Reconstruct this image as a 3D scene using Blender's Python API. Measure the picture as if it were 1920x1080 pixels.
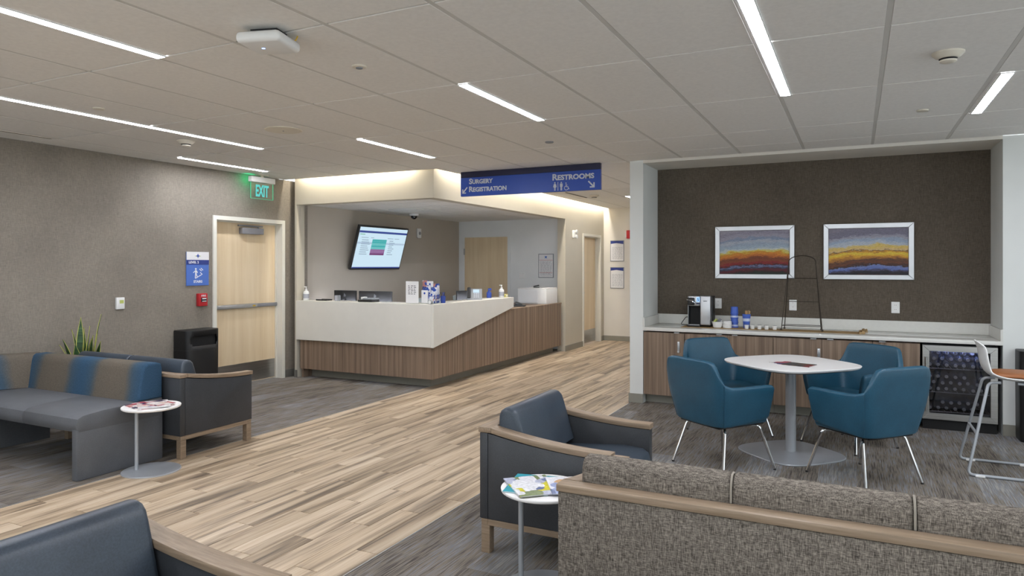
import bpy, bmesh, math, random
from mathutils import Vector, Matrix

for o in list(bpy.data.objects):
    bpy.data.objects.remove(o)
SC = bpy.context.scene
COL = SC.collection
PI = math.pi
random.seed(11)

# ------------------------------------------------------------------ camera, world, exposure
H_EYE = 1.51
cam_d = bpy.data.cameras.new('camera')
cam_d.sensor_fit = 'HORIZONTAL'
cam_d.sensor_width = 36.0
cam_d.lens = 36.0 * 1299.0 / 1920.0
cam_d.shift_y = -(540.0 - 498.2) / 1920.0
cam_d.clip_start = 0.05
cam_d.clip_end = 60
cam = bpy.data.objects.new('camera', cam_d)
COL.objects.link(cam)
cam.location = (0, 0, H_EYE)
cam.rotation_euler = (PI / 2, 0, math.atan2(646.0, 1299.0))
SC.camera = cam

W = bpy.data.worlds.new('world')
SC.world = W
W.use_nodes = True
W.node_tree.nodes['Background'].inputs[0].default_value = (0.90, 0.95, 1.0, 1)
W.node_tree.nodes['Background'].inputs[1].default_value = 3.2   # overcast daylight, enters by the added windows out of view

SC.view_settings.view_transform = 'Standard'
SC.view_settings.look = 'None'
SC.view_settings.exposure = 0.0
SC.view_settings.gamma = 1.0
SC.view_settings.use_curve_mapping = False
try:
    SC.cycles.use_denoising = True
    SC.cycles.max_bounces = 8
    SC.cycles.diffuse_bounces = 5
    SC.cycles.glossy_bounces = 3
    SC.cycles.transparent_max_bounces = 10
    SC.cycles.caustics_reflective = False
    SC.cycles.caustics_refractive = False
    SC.cycles.sample_clamp_indirect = 6.0
except Exception:
    pass

STRIP_POWER = 73.0     # ceiling light strips
COVE_POWER = 100.0      # warm light in the ceiling slot by the reception

# ------------------------------------------------------------------ materials
def S(h):
    h = h.lstrip('#')
    r = []
    for i in (0, 2, 4):
        c = int(h[i:i + 2], 16) / 255.0
        r.append(c / 12.92 if c <= 0.04045 else ((c + 0.055) / 1.055) ** 2.4)
    return (r[0], r[1], r[2], 1.0)

class NT:
    def __init__(self, name):
        self.m = bpy.data.materials.new(name)
        self.m.use_nodes = True
        self.t = self.m.node_tree
        self.b = self.t.nodes['Principled BSDF']
        self.out = self.t.nodes['Material Output']
    def n(self, typ, **kw):
        nd = self.t.nodes.new(typ)
        for k, v in kw.items():
            setattr(nd, k, v)
        return nd
    def l(self, a, b):
        self.t.links.new(a, b)
    def val(self, sock, v):
        if hasattr(v, 'node'):
            self.l(v, sock)
        else:
            sock.default_value = v
    def coords(self, kind, scale=(1, 1, 1), off=None):
        if kind == 'world':
            src = self.n('ShaderNodeNewGeometry').outputs['Position']
        else:
            src = self.n('ShaderNodeTexCoord').outputs['Object' if kind == 'object' else 'Generated']
        if off is not None:
            a = self.n('ShaderNodeVectorMath', operation='ADD')
            self.l(src, a.inputs[0]); self.l(off, a.inputs[1])
            src = a.outputs[0]
        mp = self.n('ShaderNodeMapping')
        mp.inputs['Scale'].default_value = scale
        self.l(src, mp.inputs['Vector'])
        return mp.outputs['Vector']
    def noise(self, vec, scale=1.0, detail=3, rough=0.55, dist=0.0):
        nz = self.n('ShaderNodeTexNoise')
        nz.inputs['Scale'].default_value = scale
        nz.inputs['Detail'].default_value = detail
        nz.inputs['Roughness'].default_value = rough
        nz.inputs['Distortion'].default_value = dist
        self.l(vec, nz.inputs['Vector'])
        return nz.outputs['Fac']
    def ramp(self, fac, stops, interp='LINEAR'):
        r = self.n('ShaderNodeValToRGB')
        r.color_ramp.interpolation = interp
        e = r.color_ramp.elements
        while len(e) < len(stops):
            e.new(0.5)
        for i, (p, c) in enumerate(stops):
            e[i].position = p
            e[i].color = S(c) if isinstance(c, str) else c
        self.l(fac, r.inputs['Fac'])
        return r.outputs['Color']
    def mix(self, a, b, fac=0.5, mode='MIX'):
        m = self.n('ShaderNodeMix', data_type='RGBA', blend_type=mode)
        self.val(m.inputs[0], fac)
        self.val(m.inputs[6], a)
        self.val(m.inputs[7], b)
        return m.outputs[2]
    def math(self, op, a, b=0.0, c=None):
        m = self.n('ShaderNodeMath', operation=op)
        self.val(m.inputs[0], a); self.val(m.inputs[1], b)
        if c is not None:
            self.val(m.inputs[2], c)
        return m.outputs[0]
    def bump(self, h, strength=0.2, dist=0.002):
        b = self.n('ShaderNodeBump')
        b.inputs['Strength'].default_value = strength
        b.inputs['Distance'].default_value = dist
        self.l(h, b.inputs['Height'])
        self.l(b.outputs[0], self.b.inputs['Normal'])
    def fin(self, color=None, rough=0.5, metal=0.0, spec=0.5):
        if color is not None:
            self.val(self.b.inputs['Base Color'], color)
        self.val(self.b.inputs['Roughness'], rough)
        self.b.inputs['Metallic'].default_value = metal
        self.b.inputs['Specular IOR Level'].default_value = spec
        return self.m

def plain(name, h, rough=0.5, metal=0.0, spec=0.5, var=0.04, scale=6.0, kind='object'):
    k = NT(name)
    c = S(h)
    v = k.coords(kind)
    nz = k.noise(v, scale, 2)
    lo = tuple(x * (1 - var) for x in c[:3]) + (1,)
    hi = tuple(min(1, x * (1 + var)) for x in c[:3]) + (1,)
    col = k.ramp(nz, [(0.3, lo), (0.7, hi)])
    return k.fin(col, rough, metal, spec)

def emit(name, h, strength):
    k = NT(name)
    k.fin(S(h) if strength > 5 else (0.01, 0.01, 0.01, 1), 0.5, 0, 0.3)
    k.b.inputs['Emission Color'].default_value = S(h)
    k.b.inputs['Emission Strength'].default_value = strength
    return k.m

def weave(name, a, b, c, sx=(22, 22, 560), sz=(420, 420, 26), kind='world', bump=0.25, rough=0.85):
    k = NT(name)
    n1 = k.noise(k.coords(kind, sx), 1.0, 2, 0.6)
    n2 = k.noise(k.coords(kind, sz), 1.0, 2, 0.6)
    n3 = k.noise(k.coords(kind, (2, 2, 2)), 1.0, 2)
    m = k.math('ADD', k.math('MULTIPLY', n1, 0.5), k.math('MULTIPLY', n2, 0.5))
    col = k.ramp(m, [(0.36, a), (0.5, b), (0.64, c)])
    col = k.mix(col, k.ramp(n3, [(0.3, '#c8c8c8'), (0.7, '#ffffff')]), 0.35, 'MULTIPLY')
    k.bump(m, bump, 0.0015)
    return k.fin(col, rough, 0, 0.25)

def streak(name, stops, scale, kind='world', rough=0.45, fine=None, bump=0.05, spec=0.4, rnd=False, dist=0.0, extra=None):
    k = NT(name)
    off = None
    if rnd:
        oi = k.n('ShaderNodeObjectInfo')
        mul = k.n('ShaderNodeVectorMath', operation='SCALE')
        cmb = k.n('ShaderNodeCombineXYZ')
        k.l(oi.outputs['Random'], cmb.inputs[0]); k.l(oi.outputs['Random'], cmb.inputs[1]); k.l(oi.outputs['Random'], cmb.inputs[2])
        k.l(cmb.outputs[0], mul.inputs[0]); mul.inputs['Scale'].default_value = 37.0
        off = mul.outputs[0]
    n1 = k.noise(k.coords(kind, scale, off), 1.0, 4, 0.6, dist)
    f = n1
    if fine:
        n2 = k.noise(k.coords(kind, fine, off), 1.0, 3, 0.6)
        f = k.math('ADD', k.math('MULTIPLY', n1, 0.74), k.math('MULTIPLY', n2, 0.26))
    col = k.ramp(f, stops)
    if rnd:
        tint = k.ramp(oi.outputs['Random'], [(0.0, '#d2cdc6'), (0.5, '#f0ece6'), (1.0, '#ffffff')])
        col = k.mix(col, tint, 0.75, 'MULTIPLY')
    k.bump(f, bump, 0.001)
    return k.fin(col, rough, 0, spec)

M = {}
M['tile'] = plain('ceiling_tile_white', '#eae8e4', 0.95, 0, 0.1, 0.03, 40, 'world')
M['grid'] = plain('ceiling_grid_grey', '#d0cec9', 0.7, 0, 0.2, 0.02)
M['plenum'] = plain('plenum_grey', '#8d8a85', 0.9)
M['wall_weave'] = weave('woven_taupe_wallcovering', '#7c746a', '#8c8479', '#9b9287')
M['wall_dark'] = weave('woven_brown_wallcovering', '#4f473e', '#61584d', '#72685c')
M['paint_white'] = plain('paint_cool_white', '#dcdedb', 0.7, 0, 0.3, 0.02, 3, 'world')
M['paint_warm'] = plain('paint_warm_white', '#ddd8cf', 0.7, 0, 0.3, 0.02, 3, 'world')
M['paint_beige'] = plain('paint_beige', '#c2bbab', 0.7, 0, 0.3, 0.02, 3, 'world')
M['paint_taupe'] = plain('paint_taupe', '#b9b0a3', 0.7, 0, 0.3, 0.02, 3, 'world')
M['paint_grey'] = plain('paint_soft_grey', '#e6e7e6', 0.7, 0, 0.3, 0.02, 3, 'world')
M['frame_paint'] = plain('door_frame_paint', '#dedbd0', 0.45, 0, 0.4, 0.02)
M['base_vinyl'] = plain('grey_vinyl_base', '#8b887e', 0.5, 0, 0.4, 0.04)
M['base_dark'] = plain('dark_vinyl_base', '#66645f', 0.5, 0, 0.4, 0.04)
M['plank'] = streak('wood_look_plank', [(0.36, '#695c4e'), (0.44, '#9a8873'), (0.52, '#c0ac93'), (0.66, '#d4c5af')], (12, 0.62, 1), 'world', 0.42, (70, 2.2, 1), 0.06, 0.35, True, 0.6)
M['grout'] = plain('grout_grey_brown', '#8d8170', 0.9)
M['walnut'] = streak('walnut_laminate', [(0.28, '#58493e'), (0.45, '#766353'), (0.58, '#8e7a68'), (0.75, '#a28f7c')], (24, 24, 0.35), 'world', 0.5, (120, 120, 1.2), 0.03, 0.35)
M['walnut_light'] = streak('walnut_laminate_side', [(0.28, '#58493e'), (0.45, '#766353'), (0.58, '#8e7a68'), (0.75, '#a28f7c')], (24, 24, 0.35), 'world', 0.5, (120, 120, 1.2), 0.03, 0.35)
M['maple'] = streak('maple_veneer', [(0.25, '#d3ba96'), (0.5, '#dfc9a6'), (0.75, '#e8d5b6')], (9, 9, 0.5), 'world', 0.4, (70, 70, 2), 0.02, 0.4)
M['arm_wood'] = streak('grey_brown_oak', [(0.3, '#7b6955'), (0.55, '#8c7965'), (0.75, '#9c8973')], (90, 4, 90), 'object', 0.42, None, 0.02, 0.4)
M['rail_wood'] = streak('grey_brown_oak_rail', [(0.3, '#7b6955'), (0.55, '#8c7965'), (0.75, '#9c8973')], (4, 90, 90), 'object', 0.42, None, 0.02, 0.4)
M['solid'] = plain('solid_surface_white', '#dad7ce', 0.35, 0, 0.5, 0.02)
M['counter'] = plain('quartz_counter_white', '#d7d6d0', 0.12, 0, 0.5, 0.02, 30)
M['stainless'] = streak('brushed_stainless', [(0.3, '#a8a7a4'), (0.7, '#c6c5c2')], (2, 2, 180), 'object', 0.3, None, 0.02)
M['stainless'].node_tree.nodes['Principled BSDF'].inputs['Metallic'].default_value = 1.0
M['chrome'] = plain('chrome', '#cfd0d2', 0.12, 1.0, 0.5, 0.01)
M['alu'] = plain('satin_aluminium', '#b8b9bb', 0.35, 0.9, 0.5, 0.03)
M['powder'] = plain('grey_powder_coat', '#a4a8ad', 0.4, 0.35, 0.5, 0.03)
M['white_lam'] = plain('white_laminate', '#eceae8', 0.35, 0, 0.5, 0.01)
M['white_pl'] = plain('white_plastic', '#e6e6e4', 0.4, 0, 0.5, 0.02)
M['cream_pl'] = plain('cream_plastic', '#dcd5c6', 0.4, 0, 0.5, 0.02)
M['black_pl'] = plain('black_plastic', '#1b1b1c', 0.45, 0, 0.5, 0.1)
M['black_dull'] = plain('black_dull', '#101011', 0.7, 0, 0.4, 0.1)
M['grey_pl'] = plain('grey_plastic', '#868a8f', 0.45, 0, 0.5, 0.04)
M['dark_metal'] = plain('dark_bronze_wire', '#3a322b', 0.45, 0.6, 0.5, 0.1)
M['closer_grey'] = plain('closer_grey_metal', '#8f9096', 0.4, 0.5, 0.5, 0.04)
M['red_pl'] = plain('red_plastic', '#b8232b', 0.4, 0, 0.5, 0.05)
M['paper'] = plain('paper_white', '#e4e3e4', 0.7, 0, 0.2, 0.02)
M['print_grey'] = plain('print_grey', '#a5a7b0', 0.8)
M['print_dark'] = plain('print_dark', '#55575f', 0.8)
M['navy'] = plain('sign_navy', '#171a3d', 0.4, 0, 0.5, 0.02)
M['blue'] = plain('sign_blue', '#1f48a8', 0.4, 0, 0.5, 0.02)
M['blue_light'] = plain('sign_soft_blue', '#4a6fbe', 0.4, 0, 0.5, 0.02)
M['blue_dark'] = plain('sign_dark_blue', '#23367f', 0.4, 0, 0.5, 0.02)
M['letter'] = plain('letter_white', '#e3e4e8', 0.5, 0, 0.4, 0.0)
M['letter_grey'] = plain('letter_pale_grey', '#c9cdd6', 0.5, 0, 0.4, 0.0)
M['strip'] = emit('light_strip_lens', '#f3f6ff', STRIP_POWER)
M['added_fill'] = emit('added_fill_glow', '#e6edff', 140.0)  # added fill emission, brightens the reception recess
M['cove'] = emit('cove_led', '#fff8ea', COVE_POWER)
M['exit_letter'] = emit('exit_letter_glow', '#5fd6d2', 0.95)
M['exit_edge'] = emit('exit_edge_glow', '#4fcf9c', 0.9)
M['exit_lamp'] = emit('exit_lamp_glow', '#14d084', 30.0)
M['led'] = emit('small_blue_led', '#7fb0ff', 6.0)
M['scr_base'] = emit('screen_pale_blue', '#cbe4f3', 1.0)
M['scr_head'] = emit('screen_header_blue', '#3b4f9c', 0.8)
M['scr_teal'] = emit('screen_teal', '#43b3b4', 0.9)
M['scr_teal2'] = emit('screen_teal_light', '#6cc6c6', 0.9)
M['scr_purple'] = emit('screen_purple', '#9a6aa0', 0.85)
M['scr_plum'] = emit('screen_plum', '#7c3b78', 0.8)
M['scr_text'] = emit('screen_text', '#8fa6bb', 0.9)
M['scr_green'] = emit('screen_green', '#4fae74', 0.9)
M['scr_row'] = emit('screen_row', '#b4cbe0', 0.95)
M['lcd'] = emit('machine_display', '#8fb8f0', 1.6)
M['lcd_dark'] = plain('display_navy', '#16254f', 0.3)
M['fridge_led'] = emit('fridge_led', '#a9bcff', 55.0)
M['teal_leather'] = None

def leather(name, a, b, rough=0.38, kind='object', fine=160.0, bump=0.12):
    k = NT(name)
    v = k.coords(kind)
    n1 = k.noise(v, fine, 3, 0.7)
    n2 = k.noise(v, 5.0, 2)
    f = k.math('ADD', k.math('MULTIPLY', n1, 0.6), k.math('MULTIPLY', n2, 0.4))
    col = k.ramp(f, [(0.35, a), (0.65, b)])
    k.bump(n1, bump, 0.001)
    r = k.math('ADD', rough, k.math('MULTIPLY', n1, 0.12))
    return k.fin(col, r, 0, 0.5)
M['vinyl'] = leather('charcoal_blue_vinyl', '#2a313a', '#3b4550', 0.34)
M['vinyl_side'] = leather('charcoal_weave_vinyl', '#2a2c2f', '#393b3f', 0.40)
M['teal'] = leather('teal_vinyl', '#1a4459', '#25566e', 0.32)
M['bench_seat'] = leather('grey_bench_vinyl', '#505256', '#606266', 0.5)
M['orange'] = leather('cognac_leather', '#86502a', '#9b6134', 0.42)

def tweed(name, a, b, c):
    k = NT(name)
    n1 = k.noise(k.coords('object', (420, 420, 45)), 1.0, 2, 0.7)
    n2 = k.noise(k.coords('object', (45, 45, 420)), 1.0, 2, 0.7)
    n3 = k.noise(k.coords('object', (60, 60, 60)), 1.0, 3, 0.7)
    f = k.math('ADD', k.math('MULTIPLY', n1, 0.44), k.math('ADD', k.math('MULTIPLY', n2, 0.44), k.math('MULTIPLY', n3, 0.12)))
    col = k.ramp(f, [(0.38, a), (0.5, b), (0.63, c)])
    k.bump(f, 0.5, 0.003)
    return k.fin(col, 0.95, 0, 0.15)
M['piping'] = plain('piping_pale_taupe', '#8d867b', 0.9)
M['tweed'] = tweed('taupe_tweed', '#37322d', '#69625a', '#948b80')

def ombre(name, axis=0, off=5.6, per=0.75):
    k = NT(name)
    v = k.coords('object', (1, 1, 1))
    sep = k.n('ShaderNodeSeparateXYZ'); k.l(v, sep.inputs[0])
    wob = k.noise(k.coords('object', (3, 3, 3)), 1.0, 2)
    ph = k.math('ADD', k.math('MULTIPLY', sep.outputs[axis], 2 * PI / per), k.math('MULTIPLY', wob, 0.8))
    wv = k.math('ADD', k.math('MULTIPLY', k.math('COSINE', k.math('ADD', ph, off * 2 * PI / per - 0.4)), 0.5), 0.5)
    col = k.ramp(wv, [(0.0, '#6f665b'), (0.45, '#6b645a'), (0.75, '#475866'), (1.0, '#3a566f')])
    n1 = k.noise(k.coords('object', (300, 300, 120)), 1.0, 2, 0.7)
    col = k.mix(col, k.ramp(n1, [(0.3, '#8a8a8a'), (0.7, '#ffffff')]), 0.6, 'MULTIPLY')
    k.bump(n1, 0.4, 0.002)
    return k.fin(col, 0.95, 0, 0.15)
M['ombre'] = ombre('blue_brown_ombre_fabric')
M['ombre_wing'] = ombre('blue_brown_ombre_fabric_wing', 1, -3.15, 0.75)

def carpet(name, stops):
    k = NT(name)
    br = k.n('ShaderNodeTexBrick')
    br.offset = 0.5
    br.inputs['Scale'].default_value = 1.0
    br.inputs['Brick Width'].default_value = 1.0
    br.inputs['Row Height'].default_value = 0.25
    br.inputs['Mortar Size'].default_value = 0.0
    br.inputs['Color1'].default_value = (0.25, 0.25, 0.25, 1)
    br.inputs['Color2'].default_value = (0.75, 0.75, 0.75, 1)
    geo = k.n('ShaderNodeNewGeometry').outputs['Position']
    mp = k.n('ShaderNodeMapping')
    mp.inputs['Rotation'].default_value = (0, 0, PI / 2)
    k.l(geo, mp.inputs['Vector'])
    k.l(mp.outputs[0], br.inputs['Vector'])
    n1 = k.noise(k.coords('world', (9, 2.2, 1)), 1.0, 1, 0.5)
    n2 = k.noise(k.coords('world', (120, 4, 1)), 1.0, 2, 0.7)
    n3 = k.noise(k.coords('world', (420, 420, 1)), 1.0, 2, 0.7)
    bw = k.n('ShaderNodeRGBToBW'); k.l(br.outputs['Color'], bw.inputs[0])
    f = k.math('ADD', k.math('ADD', k.math('MULTIPLY', n1, 0.20), 0.06), k.math('MULTIPLY', n2, 0.54))
    f = k.math('ADD', f, k.math('MULTIPLY', bw.outputs[0], 0.20))
    col = k.ramp(f, stops)
    col = k.mix(col, k.ramp(n3, [(0.3, '#8c8c8c'), (0.7, '#ffffff')]), 0.6, 'MULTIPLY')
    k.bump(k.math('ADD', n3, n2), 0.5, 0.004)
    return k.fin(col, 0.97, 0, 0.1)
M['carpet'] = carpet('striated_carpet', [(0.40, '#57514d'), (0.48, '#7d766e'), (0.53, '#94897b'), (0.58, '#878a90'), (0.66, '#aeaaa3')])

def painting(name, stops, amp, seed):
    k = NT(name)
    tc = k.n('ShaderNodeTexCoord').outputs['Generated']
    sep = k.n('ShaderNodeSeparateXYZ'); k.l(tc, sep.inputs[0])
    mp = k.n('ShaderNodeMapping'); mp.inputs['Scale'].default_value = (2.6, 1, 4.5); mp.inputs['Location'].default_value = (seed, seed, 0)
    k.l(tc, mp.inputs['Vector'])
    n1 = k.noise(mp.outputs[0], 1.6, 4, 0.6, 0.5)
    mp2 = k.n('ShaderNodeMapping'); mp2.inputs['Scale'].default_value = (14, 1, 40); mp2.inputs['Location'].default_value = (seed, 0, 0)
    k.l(tc, mp2.inputs['Vector'])
    n2 = k.noise(mp2.outputs[0], 1.0, 3, 0.7, 0.8)
    f = k.math('ADD', sep.outputs[2], k.math('MULTIPLY', k.math('SUBTRACT', n1, 0.5), amp))
    f = k.math('ADD', f, k.math('MULTIPLY', k.math('SUBTRACT', n2, 0.5), amp * 0.6))
    hx = k.math('SUBTRACT', sep.outputs[0], 0.62)
    hill = k.math('MULTIPLY', k.math('MULTIPLY', hx, hx), 0.25)
    f = k.math('ADD', f, hill)
    c1 = k.ramp(f, stops, 'CONSTANT'); c2 = k.ramp(f, stops)
    col = k.mix(c1, c2, 0.45)
    mp3 = k.n('ShaderNodeMapping'); mp3.inputs['Scale'].default_value = (30, 1, 90); k.l(tc, mp3.inputs['Vector'])
    n3 = k.noise(mp3.outputs[0], 1.0, 3, 0.7, 1.0)
    col = k.mix(col, k.ramp(n3, [(0.35, '#a8a8a8'), (0.65, '#ffffff')]), 0.6, 'MULTIPLY')
    return k.fin(col, 0.6, 0, 0.3)
M['art1'] = painting('abstract_red_landscape_print', [(0.0, '#2c3a33'), (0.05, '#3a2f30'), (0.09, '#6a2c33'), (0.15, '#343a4a'), (0.18, '#7f86ad'), (0.21, '#3c3034'), (0.24, '#8a2f34'), (0.30, '#8a4a34'), (0.36, '#6e4434'), (0.40, '#b4673a'), (0.45, '#d88a38'), (0.49, '#c98a3c'), (0.525, '#d8c552'), (0.57, '#c9cfc8'), (0.61, '#a9b8c6'), (0.68, '#9aa9bc'), (0.74, '#b6b8c2'), (0.80, '#8595ae'), (0.86, '#a39fad'), (0.93, '#918c9c'), (1.0, '#a29ca8')], 0.19, 3.1)
M['art2'] = painting('abstract_yellow_landscape_print', [(0.0, '#4a3436'), (0.03, '#2c2d36'), (0.10, '#4b434b'), (0.14, '#6576b4'), (0.19, '#8794c6'), (0.21, '#3f3638'), (0.26, '#7a4c36'), (0.31, '#54403a'), (0.35, '#a5703f'), (0.40, '#dda23e'), (0.45, '#e8cf4e'), (0.50, '#dba040'), (0.53, '#5a4a44'), (0.545, '#dfc08a'), (0.60, '#e3c35a'), (0.66, '#c2c8cf'), (0.73, '#9fb0c8'), (0.80, '#a9a8b4'), (0.87, '#7f7c8e'), (1.0, '#8b8694')], 0.19, 8.4)

def cover(name, cols, seed, sc=(9, 9, 1)):
    k = NT(name)
    v = k.coords('object', sc)
    vo = k.n('ShaderNodeTexVoronoi', feature='F1', distance='MANHATTAN')
    vo.inputs['Scale'].default_value = 1.4
    vo.inputs['Randomness'].default_value = 0.85
    mp = k.n('ShaderNodeMapping'); mp.inputs['Location'].default_value = (seed, seed * 2, 0); k.l(v, mp.inputs['Vector'])
    k.l(mp.outputs[0], vo.inputs['Vector'])
    bw = k.n('ShaderNodeSeparateColor'); k.l(vo.outputs['Color'], bw.inputs[0])
    col = k.ramp(bw.outputs[0], [(i / len(cols), c) for i, c in enumerate(cols)], 'CONSTANT')
    nz = k.noise(v, 6.0, 2)
    col = k.mix(col, k.ramp(nz, [(0.4, '#b0b0b0'), (0.6, '#ffffff')]), 0.4, 'MULTIPLY')
    return k.fin(col, 0.3, 0, 0.5)
M['cov_red'] = cover('magazine_cover_red', ['#a83a44', '#e6dcd6', '#c45a60', '#4a3a52', '#d8b9a8'], 1.3)
M['cov_people'] = cover('magazine_cover_pink', ['#e9e4e2', '#b5525c', '#e0c4b8', '#39406e', '#d7d0d4'], 5.7)
M['cov_dark'] = cover('magazine_cover_dark', ['#3a3430', '#5d4a3c', '#7d3030', '#4b5540', '#2b2a2c'], 7.7)
M['cov_yellow'] = cover('magazine_cover_yellow', ['#e8e6ea', '#d9cf38', '#6e7ba4', '#e9e9ec', '#7c8a5a', '#b9bdd2'], 2.2)
M['cov_blue'] = cover('magazine_cover_blue', ['#9aa6cc', '#e6e2e2', '#cfa67a', '#5b6a96', '#ecebf0'], 9.1)
M['cov_teal'] = plain('magazine_cover_teal', '#2e97a6', 0.35, 0, 0.5, 0.1)
M['cov_brochure'] = cover('brochure_blue', ['#3b5cb0', '#e4e6ee', '#dfe3ee', '#2b4796', '#9fb0d8', '#e8e6e8', '#c58a80'], 4.4, (14, 14, 16))
M['cup_blue'] = plain('paper_cup_blue', '#4a68c0', 0.5, 0, 0.4, 0.05)
M['cup_band'] = plain('paper_cup_pale', '#c9d3ea', 0.5)
M['stir'] = plain('wooden_stirrer', '#cda877', 0.7)
M['foil'] = plain('pod_foil', '#7c7f86', 0.35, 0.5)
M['burlap'] = weave('burlap_runner', '#8d7350', '#a88c64', '#c1a67c', (120, 120, 3), (3, 3, 300), 'object', 0.5, 0.95)
M['packet_green'] = plain('packet_green', '#b9c36a', 0.5)
M['packet_grey'] = plain('packet_grey', '#8e8f95', 0.5)
M['yellow_pl'] = plain('yellow_cable', '#d6b13a', 0.5)
M['blue_pl'] = plain('blue_plastic', '#2b459a', 0.4)
M['yellow_note'] = plain('yellow_box', '#d8cd7e', 0.6)
M['leaf'] = streak('snake_plant_green', [(0.35, '#1f3a22'), (0.6, '#3c5a34'), (0.8, '#5a7a48')], (6, 6, 40), 'object', 0.4, None, 0.02)
M['leaf_edge'] = plain('snake_plant_yellow_edge', '#b3b25c', 0.45)
M['pot'] = plain('dark_grey_planter', '#4a4a4c', 0.6)
M['soil'] = plain('soil', '#2d241c', 0.95)
M['chair_grey'] = plain('pale_green_grey_mesh', '#9fa7a4', 0.7)
M['dome'] = plain('black_dome', '#0b0b0d', 0.08)

k = NT('tinted_fridge_glass')
tr = k.n('ShaderNodeBsdfTransparent'); tr.inputs[0].default_value = (0.6, 0.6, 0.63, 1)
gl = k.n('ShaderNodeBsdfGlossy'); gl.inputs['Roughness'].default_value = 0.02; gl.inputs['Color'].default_value = (0.9, 0.9, 0.9, 1)
mx = k.n('ShaderNodeMixShader'); mx.inputs[0].default_value = 0.07
k.l(tr.outputs[0], mx.inputs[1]); k.l(gl.outputs[0], mx.inputs[2]); k.l(mx.outputs[0], k.out.inputs[0])
M['fridge_glass'] = k.m
k = NT('clear_acrylic')
tr = k.n('ShaderNodeBsdfTransparent'); tr.inputs[0].default_value = (0.88, 0.93, 0.9, 1)
gl = k.n('ShaderNodeBsdfGlossy'); gl.inputs['Roughness'].default_value = 0.03
mx = k.n('ShaderNodeMixShader'); mx.inputs[0].default_value = 0.08
k.l(tr.outputs[0], mx.inputs[1]); k.l(gl.outputs[0], mx.inputs[2]); k.l(mx.outputs[0], k.out.inputs[0])
M['acrylic'] = k.m
k = NT('added_window_glass')
tr = k.n('ShaderNodeBsdfTransparent'); tr.inputs[0].default_value = (0.93, 0.95, 0.95, 1)
gl = k.n('ShaderNodeBsdfGlossy'); gl.inputs['Roughness'].default_value = 0.01
mx = k.n('ShaderNodeMixShader'); mx.inputs[0].default_value = 0.05
k.l(tr.outputs[0], mx.inputs[1]); k.l(gl.outputs[0], mx.inputs[2]); k.l(mx.outputs[0], k.out.inputs[0])
M['added_window_glass'] = k.m
k = NT('clear_bottle_plastic')
tr = k.n('ShaderNodeBsdfTransparent'); tr.inputs[0].default_value = (0.8, 0.84, 0.9, 1)
gl = k.n('ShaderNodeBsdfPrincipled'); gl.inputs['Roughness'].default_value = 0.15; gl.inputs['Base Color'].default_value = (0.35, 0.38, 0.45, 1)
mx = k.n('ShaderNodeMixShader'); mx.inputs[0].default_value = 0.42
k.l(tr.outputs[0], mx.inputs[1]); k.l(gl.outputs[0], mx.inputs[2]); k.l(mx.outputs[0], k.out.inputs[0])
M['bottle'] = k.m

# ------------------------------------------------------------------ mesh helpers
def merge(bm, tmp):
    me = bpy.data.meshes.new('tmp')
    tmp.to_mesh(me); tmp.free()
    bm.from_mesh(me)
    bpy.data.meshes.remove(me)

def box(bm, x0, x1, y0, y1, z0, z1, bevel=0.0, seg=2):
    t = bmesh.new()
    v = [t.verts.new(p) for p in ((x0, y0, z0), (x1, y0, z0), (x1, y1, z0), (x0, y1, z0), (x0, y0, z1), (x1, y0, z1), (x1, y1, z1), (x0, y1, z1))]
    for f in ((3, 2, 1, 0), (4, 5, 6, 7), (0, 1, 5, 4), (1, 2, 6, 5), (2, 3, 7, 6), (3, 0, 4, 7)):
        t.faces.new([v[i] for i in f])
    if bevel:
        bmesh.ops.bevel(t, geom=list(t.edges), offset=bevel, segments=seg, profile=0.5, affect='EDGES', clamp_overlap=True)
    merge(bm, t)
    return bm

def prism(bm, pts, axis, a0, a1, bevel=0.0, seg=2):
    """pts: 2-D polygon; axis x -> (y,z), y -> (x,z), z -> (x,y)"""
    t = bmesh.new()
    def P(p, a):
        if axis == 'x': return (a, p[0], p[1])
        if axis == 'y': return (p[0], a, p[1])
        return (p[0], p[1], a)
    A = [t.verts.new(P(p, a0)) for p in pts]
    B = [t.verts.new(P(p, a1)) for p in pts]
    n = len(pts)
    t.faces.new(A); t.faces.new(B[::-1])
    for i in range(n):
        t.faces.new([A[i], B[i], B[(i + 1) % n], A[(i + 1) % n]])
    bmesh.ops.recalc_face_normals(t, faces=list(t.faces))
    if bevel:
        ends = [e for e in t.edges if abs((e.verts[0].co - e.verts[1].co)[{'x': 0, 'y': 1, 'z': 2}[axis]]) < 1e-6]
        bmesh.ops.bevel(t, geom=ends, offset=bevel, segments=seg, profile=0.5, affect='EDGES', clamp_overlap=True)
    merge(bm, t)
    return bm

def lathe(bm, prof, n=20, c=(0, 0, 0), axis='z', cap=True):
    t = bmesh.new()
    rings = []
    for r, h in prof:
        ring = []
        for i in range(n):
            a = 2 * PI * i / n
            p = (r * math.cos(a), r * math.sin(a), h)
            if axis == 'y': p = (p[0], p[2], p[1])
            if axis == 'x': p = (p[2], p[0], p[1])
            ring.append(t.verts.new((p[0] + c[0], p[1] + c[1], p[2] + c[2])))
        rings.append(ring)
    for a, b in zip(rings, rings[1:]):
        for i in range(n):
            t.faces.new([a[i], a[(i + 1) % n], b[(i + 1) % n], b[i]])
    if cap:
        t.faces.new(rings[0]); t.faces.new(rings[-1][::-1])
    bmesh.ops.recalc_face_normals(t, faces=list(t.faces))
    merge(bm, t)
    return bm

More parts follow.
